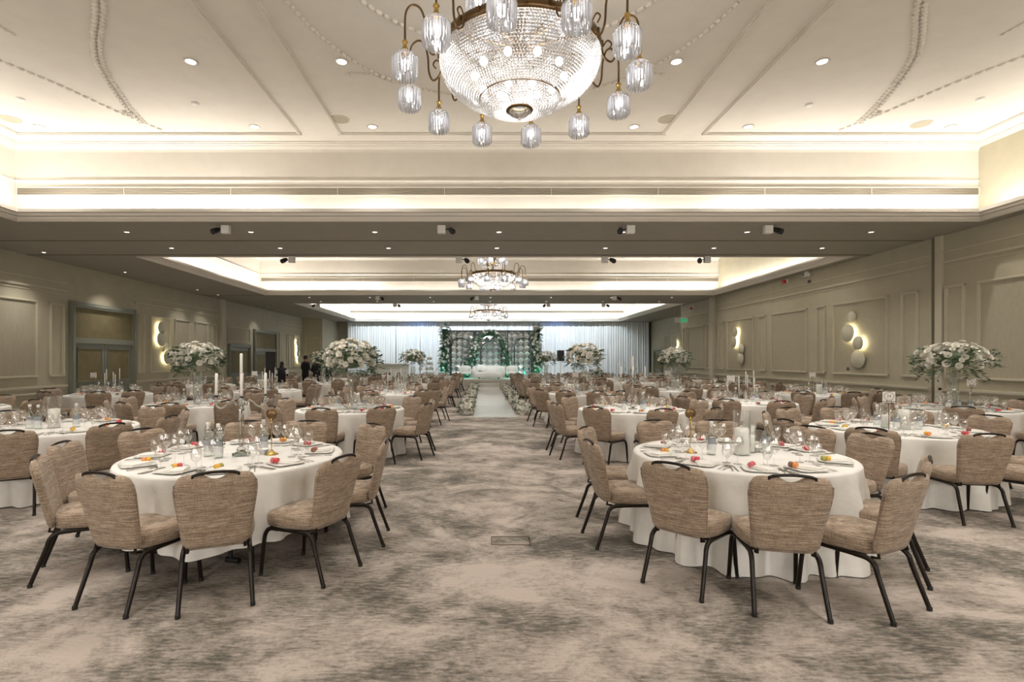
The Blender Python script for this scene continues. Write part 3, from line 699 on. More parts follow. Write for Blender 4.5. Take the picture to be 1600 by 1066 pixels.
    ua = MB(); ua.tube(catmull([(.06, 0, Z(5.2)), (.15, 0, Z(5.35)), (.28, 0, Z(5.55)), (.40, 0, Z(5.56)), (.44, 0, Z(5.45)), (.44, 0, Z(5.38))], 6), .009, 7); uam = ua.mesh('upper_arm', M['bronze'])
    for k in range(12):
        a = radians(90 - (-19 + 30 * k)); ob('arm', am, t, (0, 0, 0), a)
        l = ob('lamp', CAPM, t, (1.17 * cos(a), 1.17 * sin(a), Z(4.53)), a + k)
        ob('bead_collar', BDM, l); ob('crystal_fringe', FRM, l); ob('bulb', BLM, l)
    for k in range(6):
        a = 2 * pi * k / 6 + .3; ob('upper_arm', uam, t, (0, 0, 0), a)
        l = ob('lamp', CAPM, t, (.44 * cos(a), .44 * sin(a), Z(5.31)), a)
        ob('bead_collar', BDM, l); ob('crystal_fringe', FRM, l); ob('bulb', BLM, l)
    freeze(t); return t
ch = build_chandelier()
for i, (y, lab) in enumerate(((5.3, 'large crystal bowl chandelier nearest the camera, cut by the top edge'), (18.9, 'middle crystal chandelier, under the second ceiling coffer'), (33.2, 'farthest crystal chandelier, above the stage'))):
    o = ch if i == 0 else ctree(ch)
    o.location = (CXM + .015, y, 4.15); tag(o, lab, 'chandelier', 'crystal chandeliers along the hall')
    point('chandelier_lamp_light', (CXM + .015, y, 4.52), P_CHAN * (.55, .8, .8)[i], SOFT, .3)

# ================================================================ drapes, stage, backdrop
mb0 = thing('stage_drape', (0, 37.6, 0)); tag(mb0, 'full height white pleated drapes across the far end', 'drapes')
x = -9.75; i = 0
while x < 12.0:
    wd = random.uniform(1.5, 2.0); wd = min(wd, 12.0 - x); n = int(wd / .035)
    mb = MB(); ph = random.uniform(0, 6); vs = []
    for k in range(n + 1):
        u = k / n * wd
        for z in (4.32, 3.0, 1.5, .01):
            amp = .035 + .03 * (1 - z / 4.4)
            vs.append((x + u + .01 * sin(u * 30 + z), amp * sin(u * 2 * pi / .17 + ph + .3 * sin(u * 3)) + .02 * sin(u * 2 * pi / .41 + ph), z))
    mb.add(vs, [(k * 4 + j, k * 4 + j + 1, k * 4 + 5 + j, k * 4 + 4 + j) for k in range(n) for j in range(3)], 0, True)
    mb.build('drape_panel', M['drape'], mb0); x += wd + .004; i += 1
mb = MB(); mb.box((1.1, .1, 4.31), (21.8, .05, .05)); mb.build('drape_rail', M['card'], mb0)

SX0, SX1, SY0, SY1, SZ = -2.7, 3.7, 31.0, 35.2, .44
st = thing('stage_platform', ((SX0 + SX1) / 2, SY0, 0)); tag(st, 'low white cloth covered stage platform under the sofa', 'stage')
mb = MB(); mb.box((0, (SY1 - SY0) / 2, SZ / 2), (SX1 - SX0, SY1 - SY0, SZ)); mb.build('platform', M['stage'], st)
mb = MB(); mb.box((0, -.012, SZ - .03), (SX1 - SX0 + .03, .03, .06)); mb.build('front_edging', M['cloth'], st)
mb = MB(); mb.box((-.12, -.45, .11), (1.25, .5, .22)); mb.build('step', M['stage'], st)
mb = MB(); mb.box((-.12, -.70, .21), (1.27, .02, .03)); mb.build('step_edging', M['cloth'], st)
wk = thing('aisle_runner', (.36, 14.5, 0)); tag(wk, 'glossy white mirrored walkway leading to the stage', 'walkway')
for k in range(12):
    L = (30.3 - 14.5) / 12; mb = MB(); mb.box((0, L * (k + .5), .012), (1.22, L - .006, .024)); mb.build('runner_panel', M['gloss'], wk)

bd = thing('stage_backdrop', (.5, 34.4, SZ)); tag(bd, 'mirrored pyramid tile backdrop with three black arched frames', 'backdrop')
H = 3.1; W = 6.1
mb = MB(); mb.box((0, .08, H / 2), (W, .06, H)); mb.build('backing_board', M['frame'], bd)
nx, ny = 15, 8; ts = W / nx; th = H / ny
pm = []
for v in range(4):
    mb = MB(); a, b = ts / 2 * .985, th / 2 * .985; ap = ((random.uniform(-.02, .02)), -.07 - .03 * random.random(), random.uniform(-.02, .02))
    mb.add([(-a, 0, -b), (a, 0, -b), (a, 0, b), (-a, 0, b), ap, (-a, .04, -b), (a, .04, -b), (a, .04, b), (-a, .04, b)], [(0, 1, 4), (1, 2, 4), (2, 3, 4), (3, 0, 4), (0, 5, 6, 1), (1, 6, 7, 2), (2, 7, 8, 3), (3, 8, 5, 0)])
    pm.append(mb.mesh('mirror_tile', M['mirror']))
for i in range(nx):
    for j in range(ny): ob('mirror_tile', pm[random.randrange(4)], bd, (-W / 2 + ts * (i + .5), 0, th * (j + .5)))
fr = MB()
for xx in (-W / 2, -1.02, 1.15, W / 2): fr.box((xx, -.10, H / 2), (.07, .07, H))
fr.box((0, -.10, H - .035), (W, .07, .07)); fr.build('outer_frame', M['frame'], bd)
for (xc, ww, hh) in ((-1.95, 1.25, 2.6), (2.15, 1.1, 2.6), (.05, 1.35, 2.4)):
    P = [(xc - ww / 2, -.16, 0), (xc - ww / 2, -.16, hh - ww / 2)] + [(xc - ww / 2 * cos(a), -.16, hh - ww / 2 + ww / 2 * sin(a)) for a in [pi * q / 16 for q in range(1, 16)]] + [(xc + ww / 2, -.16, hh - ww / 2), (xc + ww / 2, -.16, 0)]
    mb = MB(); mb.tube(P, .03, 6); mb.build('arch_frame', M['frame'], bd)

# roses and leaves -------------------------------------------------
def rose_mb(seg=9, seed=0):
    rnd = random.Random(seed); mb = MB()
    for (r, h0, h1, n, op) in ((1.0, -.55, .32, 6, .30), (.74, -.4, .50, 5, .12), (.45, -.2, .62, 4, -.05), (.22, 0, .66, 3, -.2)):
        off = rnd.uniform(0, 6)
        for p in range(n):
            a0 = off + 2 * pi * p / n; wdt = 2 * pi / n * 1.25; vs = []
            for i in range(4):
                for j in range(3):
                    u = i / 3 - .5; v = j / 2; rr = r * (.35 + .65 * v ** .6) * (1 + op * v * v) * (1 - .25 * abs(u) * v); a = a0 + u * wdt
                    vs.append((rr * cos(a), rr * sin(a), h0 + (h1 - h0) * v - .35 * r * (2 * u) ** 2 * v))
            mb.add(vs, [(i * 3 + j, i * 3 + 3 + j, i * 3 + 4 + j, i * 3 + 1 + j) for i in range(3) for j in range(2)], 0, True)
    mb.ball((0, 0, .25), .3, 6, 4); return mb
ROSE = [rose_mb(seed=k) for k in range(3)]
ROSEM = [r.mesh('rose', M['rose']) for r in ROSE] + [ROSE[0].mesh('rose', M['rose2'])]
def leafspray(mb, rnd, base, direc, L, n=7, size=.05, mi=0):
    d = Vector(direc).normalized(); P = [Vector(base) + d * (L * t) + Vector((0, 0, -.35 * L * t * t)) for t in [q / 5 for q in range(6)]]
    mb.tube(P, .003, 3, mi)
    side = d.cross(Vector((0, 0, 1)));
    side = side.normalized() if side.length > .1 else Vector((1, 0, 0))
    for k in range(n):
        t = .25 + .75 * k / (n - 1); q = Vector(base) + d * (L * t) + Vector((0, 0, -.35 * L * t * t))
        s = side * (1 if k % 2 else -1) + d * .7 + Vector((rnd.uniform(-.3, .3), rnd.uniform(-.3, .3), rnd.uniform(-.3, .4)))
        s.normalize(); wv = s.cross(Vector((rnd.uniform(-1, 1), rnd.uniform(-1, 1), 1))).normalized() * size * .22; sl = size * rnd.uniform(.8, 1.3)
        mb.add([q, q + s * sl * .5 + wv, q + s * sl, q + s * sl * .5 - wv], [(0, 1, 2, 3)], mi)
def bouquet(loc, w, h, n, label, rs, seed, split=True, leafn=60, group='tall flower centrepieces', name='flower_arrangement'):
    rnd = random.Random(seed); t = thing(name, loc); tag(t, label, 'flowers', group)
    acc = MB()
    for k in range(n):
        zf = 1 - 1.45 * (k + .5) / n; a = k * 2.39996 + rnd.uniform(-.2, .2); rr = sqrt(max(0, 1 - zf * zf)); q = rnd.uniform(.88, 1.06)
        d = Vector((rr * cos(a) * w / 2 * q, rr * sin(a) * w / 2 * q, zf * h / 2 * q)); s = rs * .74 * rnd.uniform(.7, 1.25)
        nrm = Vector((d.x / (w / 2), d.y / (w / 2), d.z / (h / 2) + .35)).normalized()
        mt = TR(*d) @ Vector((0, 0, 1)).rotation_difference(nrm).to_matrix().to_4x4() @ Matrix.Scale(s, 4)
        if split:
            o = bpy.data.objects.new('rose', ROSEM[rnd.choice((0, 1, 2, 0, 1, 2, 3))]); C.objects.link(o); o.parent = t; o.matrix_local = mt
        else: acc.merge(ROSE[k % 3], mt)
    if not split: stuff(acc.build('rose', M['rose'], t))
    mb = MB()
    for k in range(leafn):
        a = rnd.uniform(0, 2 * pi); zf = rnd.uniform(-.8, .55); rr = sqrt(1 - zf * zf)
        d = Vector((rr * cos(a) * w / 2, rr * sin(a) * w / 2, zf * h / 2)) * .82
        leafspray(mb, rnd, d, (rr * cos(a), rr * sin(a), zf * .8 + .2), w * rnd.uniform(.12, .25), 9, .075)
    mb.ball((0, 0, -.02), 1, 12, 8, 0, (w * .27, w * .27, h * .24)); stuff(mb.build('foliage', M['leaf'], t))
    return t
def greenery(name, label, pts, rad, nl, nr, seed, mat='leaf2', rs=.05, flat=1.0, leafsize=.11, L=.3, core=True):
    rnd = random.Random(seed); o0 = Vector(pts[0]); t = thing(name, o0); tag(t, label, 'greenery', None)
    P = catmull(pts, 8); mb = MB(); rb = MB()
    if core: mb.tube([p - o0 for p in P], [rad * .55] * len(P), 8, flat=1)
    for k in range(nl):
        p = P[rnd.randrange(len(P))] - o0; d = Vector((rnd.uniform(-1, 1), rnd.uniform(-1, .6) * flat, rnd.uniform(-.6, 1))).normalized()
        leafspray(mb, rnd, p + d * rad * .4, d, L * rnd.uniform(.6, 1.2), 8, leafsize)
    for k in range(nr):
        p = P[rnd.randrange(len(P))] - o0; d = Vector((rnd.uniform(-1, 1), rnd.uniform(-1.2, .1), rnd.uniform(-.5, 1))).normalized(); s = rs * rnd.uniform(.7, 1.3)
        mt = TR(*(p + d * rad * rnd.uniform(.75, 1.05))) @ Vector((0, 0, 1)).rotation_difference(d).to_matrix().to_4x4() @ Matrix.Scale(s, 4)
        rb.merge(ROSE[k % 3], mt)
    stuff(mb.build('foliage', M[mat], t)); stuff(rb.build('rose', M['rose'], t)); return t
greenery('greenery_tower', 'tall green foliage column with white flowers left of the backdrop', [(-2.45, 33.9, SZ), (-2.55, 33.9, 1.5), (-2.4, 33.9, 2.6), (-2.45, 33.9, 3.6)], .36, 240, 70, 11, rs=.075)
greenery('greenery_tower', 'tall green foliage column with white flowers right of the backdrop', [(3.45, 33.9, SZ), (3.6, 33.9, 1.5), (3.5, 33.9, 2.6), (3.55, 33.9, 3.75)], .36, 240, 60, 12, rs=.075)
greenery('flower_arch', 'leafy green arch with white roses behind the sofa', [(-1.15, 33.7, .5), (-1.1, 33.7, 1.1), (-.75, 33.7, 1.6), (-.55, 33.7, 2.3), (-.25, 33.7, 2.95), (.45, 33.7, 3.35), (1.15, 33.7, 2.9), (1.4, 33.7, 2.2), (1.6, 33.7, 1.5), (1.62, 33.7, .5)], .27, 260, 70, 13, rs=.065)
greenery('flower_hedge', 'low rose and leaf hedge along the left edge of the white walkway', [(-.52, 15.2, .12), (-.50, 18, .14), (-.5, 21, .12), (-.48, 24, .14), (-.48, 27, .12), (-.48, 29.8, .16)], .22, 210, 300, 14, 'leaf', .05, 1, .08, .22, False)
greenery('flower_hedge', 'low rose and leaf hedge along the right edge of the white walkway', [(1.22, 15.2, .12), (1.2, 18, .14), (1.22, 21, .12), (1.2, 24, .14), (1.2, 27, .12), (1.2, 29.8, .16)], .22, 210, 300, 15, 'leaf', .05, 1, .08, .22, False)
# sofa and armchairs on the stage
def rounded_seat(mb, w, d, h, z, seg=28, p=2.6):
    prof = [(0, z), (.9, z), (1, z + h * .25), (1, z + h * .75), (.93, z + h), (0, z + h * 1.03)]; vs = []
    for (r, zz) in prof:
        for k in range(seg):
            a = 2 * pi * k / seg; c_, s_ = cos(a), sin(a)
            vs.append((r * w / 2 * abs(c_) ** (2 / p) * (1 if c_ > 0 else -1), r * d / 2 * abs(s_) ** (2 / p) * (1 if s_ > 0 else -1), zz))
    mb.add(vs, [(i * seg + k, i * seg + (k + 1) % seg, (i + 1) * seg + (k + 1) % seg, (i + 1) * seg + k) for i in range(len(prof) - 1) for k in range(seg)], 0, True)
def curved_back(mb, w, d, z0, z1, th_, a0, a1, n=28, drop=0.0):
    vs = []
    for k in range(n + 1):
        a = a0 + (a1 - a0) * k / n; e = 1 - drop * abs(2 * k / n - 1) ** 3
        for (r, z) in ((1, z0), (1 + th_ * .2, z0 + (z1 - z0) * .6 * e), (1, z1 * e), (1 - th_ * .6, z1 * e + .01), (1 - th_, z0 + (z1 - z0) * .7 * e), (1 - th_ * .9, z0)):
            vs.append((cos(a) * w / 2 * r, sin(a) * d / 2 * r, z))
    mb.add(vs, [(k * 6 + j, k * 6 + 6 + j, k * 6 + 6 + (j + 1) % 6, k * 6 + (j + 1) % 6) for k in range(n) for j in range(6)], 0, True)
    for k in (0, n): mb.add(vs[k * 6:k * 6 + 6], [tuple(range(6))], 0, False)
sf = thing('curved_sofa', (.38, 32.0, SZ)); tag(sf, 'ivory curved boucle sofa in the middle of the stage', 'sofa')
mb = MB(); rounded_seat(mb, 1.85, .85, .34, .08); mb.build('seat', M['sofa'], sf)
mb = MB(); curved_back(mb, 1.98, .98, .06, .80, .22, radians(-35), radians(215), drop=.18); mb.build('backrest', M['sofa'], sf)
mb = MB()
for xx in (-.6, .6):
    mb.box((xx, 0, .04), (.08, .3, .08))
mb.build('plinth', M['foot'], sf)
def cushion(loc, s, rot, label):
    mb = MB(); n = 8; vs = []
    for sd in (-1, 1):
        for i in range(n + 1):
            for j in range(n + 1):
                u, v = i / n * 2 - 1, j / n * 2 - 1; vs.append((u * s / 2, sd * .07 * (1 - u ** 4) * (1 - v ** 4) * 1.0, v * s / 2))
    m2 = (n + 1) ** 2
    fs = [(q * m2 + i * (n + 1) + j, q * m2 + (i + 1) * (n + 1) + j, q * m2 + (i + 1) * (n + 1) + j + 1, q * m2 + i * (n + 1) + j + 1) for q in (0, 1) for i in range(n) for j in range(n)]
    mb.add(vs, fs, 0, True); o = mb.build('cushion', M['card'], None, loc); o.rotation_euler = rot; tag(o, label, 'cushion', 'cushions on the stage sofa')
cushion((-.12, 32.13, SZ + .66), .42, (.25, .1, .3), 'square white cushion at the left end of the sofa back')
cushion((.05, 31.96, SZ + .60), .36, (.3, .6, -.1), 'smaller tilted white cushion leaning beside the first')
for (xx, lab, rz) in ((-1.08, 'ivory tub armchair left of the curved sofa', .25), (1.86, 'ivory tub armchair right of the curved sofa', -.25)):
    t = thing('tub_armchair', (xx, 32.9, SZ), rz); tag(t, lab, 'armchair', 'armchairs on the stage')
    mb = MB(); rounded_seat(mb, .62, .6, .16, .26); mb.build('seat', M['sofa'], t)
    mb = MB(); curved_back(mb, .74, .70, .24, .80, .2, radians(-25), radians(205), drop=.3); mb.build('backrest', M['sofa'], t)
    for sx in (-.24, .24):
        for sy in (-.2, .2): mb = MB(); mb.tube([(sx, sy, .27), (sx * 1.1, sy * 1.1, 0)], [.016, .01], 8); mb.build('leg', M['gold'], t)
# loudspeakers on stands
def speaker(x, y, z, label):
    t = thing('speaker_stand', (x, y, 0)); tag(t, label + ' stand', 'stand', None)
    mb = MB(); mb.tube([(0, 0, .1), (0, 0, z)], .018, 8); mb.build('pole', M['card'], t)
    for k in range(3):
        a = 2 * pi * k / 3 + .4; mb = MB(); mb.tube([(0, 0, .55), (.42 * cos(a), .42 * sin(a), .015)], .013, 6); mb.build('leg', M['black'], t)
    o = thing('loudspeaker', (x, y, z)); tag(o, label, 'speaker', None)
    mb = MB(); mb.box((0, 0, .25), (.30, .30, .50)); mb.build('cabinet', M['black'], o)
    mb = MB(); mb.box((0, -.155, .25), (.26, .012, .46)); mb.build('grille', M['foot'], o)
speaker(3.62, 24.2, 1.55, 'black loudspeaker on a white pole right of the stage')
speaker(-3.45, 28.7, 1.55, 'black loudspeaker behind the cake left of the stage')
# tiered cake stand left of the stage
t = thing('tiered_cake', (-3.0, 29.5, 0)); tag(t, 'tall white tiered cake on clear stand beside the stage', 'cake')
mb = MB(); mb.lathe([(0, 0), (.45, 0), (.45, .72), (0, .74)], 24); mb.build('round_plinth', M['cloth'], t)
for z, r in ((.74, .26), (1.03, .22), (1.32, .18), (1.61, .14)):
    mb = MB(); mb.lathe([(0, z), (r, z), (r, z + .14), (0, z + .145)], 24); mb.build('cake_tier', M['white'], t)
    mb = MB(); mb.lathe([(0, z + .145), (r + .03, z + .145), (r + .03, z + .16), (0, z + .16)], 24)
    for k in range(4): mb.tube([((r - .05) * cos(k * pi / 2), (r - .05) * sin(k * pi / 2), z + .16), ((r - .05) * cos(k * pi / 2), (r - .05) * sin(k * pi / 2), z + .29)], .012, 6)
    mb.build('clear_shelf', M['glass'], t)
for i, (x, y, lab) in enumerate(((-2.9, 33.0, 'left of the backdrop column'), (-.95, 33.45, 'behind the left armchair'), (1.62, 33.45, 'behind the right armchair'), (3.75, 33.0, 'right of the backdrop column'))):
    t = thing('stage_uplighter', (x, y, SZ if abs(x - .5) < 3.1 else 0)); tag(t, 'small black teal uplighter %s' % lab, 'uplighter', 'teal uplighters')
    mb = MB(); mb.lathe([(0, 0), (.09, 0), (.09, .16), (.07, .17), (.07, .13)], 16); mb.build('housing', M['black'], t)
    mb = MB(); mb.lathe([(0, .14), (.07, .14)], 16); mb.build('lens', M['teal'], t)
# dj booth / bar box far left
wall_thing('white_booth', 'plain white booth standing before the drapes at left', 'booth', (-6.3, 35.5, 0), (('front', (0, 0, .65), (2.6, .5, 1.3), 'stage'), ('counter', (0, 0, 1.33), (2.75, .65, .06), 'card')))
# ================================================================ banquet chair
def y_back(z): return -.235 - .105 * max(0, (z - .42)) / .48      # the back leans away from the seat
def chair_meshes():
    # backrest: closed grid with rounded corners and a dip in the top edge
    nu, nv = 20, 12; mb = MB(); vs = []; zt, zb = .885, .385
    def ztop(u):
        a = abs(u); z = zt - (.055 * (1 - sqrt(max(0, 1 - ((a - .72) / .28) ** 2))) if a > .72 else 0)
        if a < .36: z -= .040 * (0.5 + .5 * cos(pi * a / .36)) ** .7
        return z + .008 * (1 - a)
    def zbot(u):
        a = abs(u); return zb + (.04 * (1 - sqrt(max(0, 1 - ((a - .7) / .3) ** 2))) if a > .7 else 0)
    def half(v): return .196 + .046 * min(1, v * 1.2) - (.004 * max(0, v - .85) / .15)
    for sd in (0, 1):
        for i in range(nu + 1):
            u = i / nu * 2 - 1
            for j in range(nv + 1):
                v = j / nv; z = zbot(u) + (ztop(u) - zbot(u)) * v
                e = (1 - abs(u) ** 7) * (1 - abs(2 * v - 1) ** 9)
                tk = .011 + .019 * max(0, e) ** .5
                yb = y_back(z) + .018 * u * u
                vs.append((u * half(v), yb + (tk if sd else -tk), z))
    m2 = (nu + 1) * (nv + 1); ix = lambda q, i, j: q * m2 + i * (nv + 1) + j
    fs = []
    for i in range(nu):
        for j in range(nv):
            fs.append((ix(0, i, j), ix(0, i + 1, j), ix(0, i + 1, j + 1), ix(0, i, j + 1))); fs.append((ix(1, i, j), ix(1, i, j + 1), ix(1, i + 1, j + 1), ix(1, i + 1, j)))
    for i in range(nu):
        for j in (0, nv): a = (ix(0, i, j), ix(1, i, j), ix(1, i + 1, j), ix(0, i + 1, j)); fs.append(a if j == 0 else a[::-1])
    for j in range(nv):
        for i in (0, nu): a = (ix(0, i, j), ix(0, i, j + 1), ix(1, i, j + 1), ix(1, i, j)); fs.append(a if i == 0 else a[::-1])
    mb.add(vs, fs, 0, True)
    back = mb
    pipe = MB()
    P = [(u * half(1 if True else 0) * 1.0, y_back(ztop(u)) + .018 * u * u - .002, ztop(u) + .001) for u in [q / 14 * 2 - 1 for q in range(15)]]
    for sx in (-1, 1):
        pipe.tube([(sx * (half(v) + .001), y_back(zb + .5 * v) + .016, zb + .03 + (zt - .055 - zb - .03) * v) for v in [q / 8 for q in range(9)]], .0045, 4)
    # seat
    st_ = MB(); seg = 32; vs = []; prof = [(0, .372), (.9, .375), (.985, .392), (1, .43), (.99, .466), (.94, .488), (.6, .502), (0, .506)]
    for (r, z) in prof:
        for k in range(seg):
            a = 2 * pi * k / seg; c_, s_ = cos(a), sin(a); p = 4.2
            y = .235 * (abs(s_) ** (2 / p)) * (1 if s_ > 0 else -1); xw = .235 if y > 0 else .235 + .03 * (y / .235)
            vs.append((r * xw * abs(c_) ** (2 / p) * (1 if c_ > 0 else -1), r * y + .01, z - (.012 * max(0, (y * r) / .235) ** 2)))
    st_.add(vs, [(i * seg + k, i * seg + (k + 1) % seg, (i + 1) * seg + (k + 1) % seg, (i + 1) * seg + k) for i in range(len(prof) - 1) for k in range(seg)], 0, True)
    hd = MB(); P = [(x, y_back(.89) - .006, .879 + .022 * sqrt(max(0, 1 - (x / .135) ** 2))) for x in [(-.13 + .26 * q / 12) for q in range(13)]]
    hd.tube([(-.136, y_back(.86) - .004, .866)] + P + [(.136, y_back(.86) - .004, .866)], .0105, 8, flat=1.0)
    legs = []
    for (sx, fr_) in ((-1, 1), (1, 1), (-1, -1), (1, -1)):
        l = MB()
        if fr_ > 0: P = catmull([(sx * .205, .10, .362), (sx * .208, .165, .358), (sx * .212, .205, .325), (sx * .217, .222, .25), (sx * .225, .245, .012)], 5)
        else: P = catmull([(sx * .195, -.10, .362), (sx * .197, -.18, .358), (sx * .20, -.225, .325), (sx * .203, -.25, .25), (sx * .215, -.335, .012)], 5)
        l.tube(P, [.0175 - .003 * q / (len(P) - 1) for q in range(len(P))], 10, 0); l.tube([tuple(P[-1] + Vector((0, 0, .012))), (P[-1][0], P[-1][1], 0)], .0165, 10, 1); legs.append(l)
    fm = MB()
    for sx in (-1, 1): fm.tube([(sx * .195, -.12, .362), (sx * .205, .12, .362)], .0165, 8)
    for y in (-.13, .13): fm.tube([(-.2, y, .360), (.2, y, .360)], .010, 6)
    for sx in (-1, 1): fm.tube([(sx * .17, -.19, .362), (sx * .17, -.235, .37), (sx * .165, y_back(.42) + .012, .42)], .010, 6)
    return back, pipe, st_, hd, legs, fm
cb, cp, cs, chd, clg, cfm = chair_meshes()
MT = [M['metal'], M['glides']]
def make_chair():
    t = thing('banquet_chair')
    ob('seat', cs.mesh('seat', M['fabric']), t); b = ob('backrest', cb.mesh('backrest', M['fabric']), t); ob('piping', cp.mesh('piping', M['fabric']), b)
    ob('handle', chd.mesh('handle', M['metal']), t); ob('seat_frame', cfm.mesh('seat_frame', M['metal']), t)
    for l in clg: ob('leg', l.mesh('leg', MT), t)
    freeze(t); return t
CH = make_chair()
one = MB()
for src, mi in ((cs, 0), (cb, 0), (chd, 1), (cfm, 1)): one.merge(src, Matrix.Identity(4), mi)
for l in clg: one.merge(l, Matrix.Identity(4), 1)
CH1M = one.mesh('banquet_chair', [M['fabric'], M['metal']])

# ================================================================ tables
TZ, TR_ = .76, .915
inL = [(-2.22, 4.7), (-2.31, 9.15), (-2.33, 13.5), (-2.4, 18.0), (-2.4, 22.4), (-2.4, 26.8)]
inR = [(2.34, 4.77), (2.6, 9.06), (2.58, 13.3), (2.65, 17.8), (2.7, 22.2), (2.7, 26.6)]
miL = [(-5.44, 6.6), (-5.55, 10.15), (-6.0, 14.5), (-5.9, 19.3), (-5.9, 23.8), (-5.9, 28.2)]
miR = [(5.15, 6.5), (5.35, 10.6), (5.5, 15.0), (5.5, 19.4), (5.5, 23.8), (5.5, 28.2)]
waL = [(-9.55, 9.2), (-9.3, 13.0), (-9.3, 17.5), (-9.2, 22.0), (-8.8, 27.0)]
waR = [(8.3, 9.2), (8.3, 13.0), (8.3, 17.4), (8.3, 21.8), (8.3, 25.8)]
TB = []
for col, lst in (('left of aisle', inL), ('right of aisle', inR), ('middle left row', miL), ('middle right row', miR), ('by left wall', waL), ('by right wall', waR)):
    for i, (x, y) in enumerate(lst):
        nm = ordn[i] if i else 'front'
        ph = ('%s table %s' if not col.startswith('middle') else '%s table, %s') % (nm, col)
        TB.append(dict(x=x, y=y, col=col, i=i, ph=ph))
off = {('left of aisle', 1): -58, ('right of aisle', 1): -90, ('middle left row', 0): -31, ('middle right row', 0): -100, ('middle left row', 1): -75, ('middle right row', 1): -95}
FIX = {('left of aisle', 0): [-35, -70, -101, -140, 185, 151, 111, 82, 49, 11], ('right of aisle', 0): [-32, -77, -105, -137, -174, 148, 101, 71, 36, 11]}
# exact places (rear-foot midpoints and headings) of the chairs nearest the camera
EXACT = {('right of aisle', 0, 0): (3.26, 3.85, (-.78, .62)), ('left of aisle', 0, 9): (-.90, 4.72, (-.985, -.08)),
         ('left of aisle', 0, 0): (-1.065, 3.90, (-.92, .40)), ('left of aisle', 0, 1): (-1.72, 3.37, (-.42, .91)), ('left of aisle', 0, 2): (-2.43, 3.345, (.28, .96)), ('left of aisle', 0, 3): (-3.30, 3.90, (.86, .50)),
         ('right of aisle', 0, 1): (2.68, 3.29, (-.45, .89)), ('right of aisle', 0, 2): (1.93, 3.27, (.20, .97)), ('right of aisle', 0, 3): (1.33, 3.65, (.72, .69)), ('right of aisle', 0, 4): (.98, 4.66, (.985, .10))}
PH = ['near side', 'near right side', 'right side', 'upper right side', 'far right side', 'far side', 'far left side', 'upper left side', 'left side', 'near left side']
def frustum(x, y, z=.8, m=40):
    if y < .6: return False
    px = VPX + x / y * F; return -m < px < 1600 + m
for t in TB:
    key = (t['col'], t['i'])
    if key in FIX: A = FIX[key]
    else: A = [off.get(key, random.uniform(-108, -72)) + 36 * k for k in range(10)]
    A = [((a + 180) % 360) - 180 for a in A]
    # order counter-clockwise from the one nearest -90 degrees
    s0 = min(A, key=lambda a: abs(((a + 90 + 180) % 360) - 180))
    t['A'] = sorted(A, key=lambda a: (a - s0 + .001) % 360)
    t['orig'] = [((a + 180) % 360) - 180 for a in (FIX[key] if key in FIX else A)]
cands = []
for t in TB:
    for k, a in enumerate(t['A']):
        r = 1.33 if (t['col'], t['i']) not in FIX else 1.36
        rr = r + random.uniform(-.05, .06)
        cx, cy = t['x'] + (rr - .20) * cos(radians(a)), t['y'] + (rr - .20) * sin(radians(a))
        hd_ = radians(a) + pi + radians(random.uniform(-9, 9))
        e = EXACT.get((t['col'], t['i'], t['orig'].index(a)))
        if e:
            fx, fy, (dx, dy) = e; h = hypot(dx, dy); dx, dy = dx / h, dy / h; hd_ = atan2(dy, dx)
            cx, cy = fx + .31 * dx, fy + .31 * dy
        if not frustum(cx, cy): continue
        # a chair standing between a wall and its table may not cut the wall
        cands.append((cy, cx, cy, hd_, t, k))
cands.sort(key=lambda c: c[0]); rest = MB(); nch = 0
FAR_CH = 13.6
for (d, cx, cy, h, t, k) in cands:
    if nch < 298:
        far = d > FAR_CH
        if far: o = ob('banquet_chair', CH1M)
        else: o = CH if nch == 0 else ctree(CH)
        o.location = (cx, cy, 0); o.rotation_euler = (0, 0, h - pi / 2)
        tag(o, 'taupe woven chair at the %s of the %s' % (PH[k], t['ph']), 'chair', 'taupe banquet chairs'); nch += 1
    else: rest.merge(one, TR(cx, cy, 0) @ RZ(h - pi / 2))
if rest.v:
    o = rest.build('banquet_chair', [M['fabric'], M['metal']]); tag(o, 'remaining chairs at the tables farthest from the camera', 'chair', None, 'stuff')

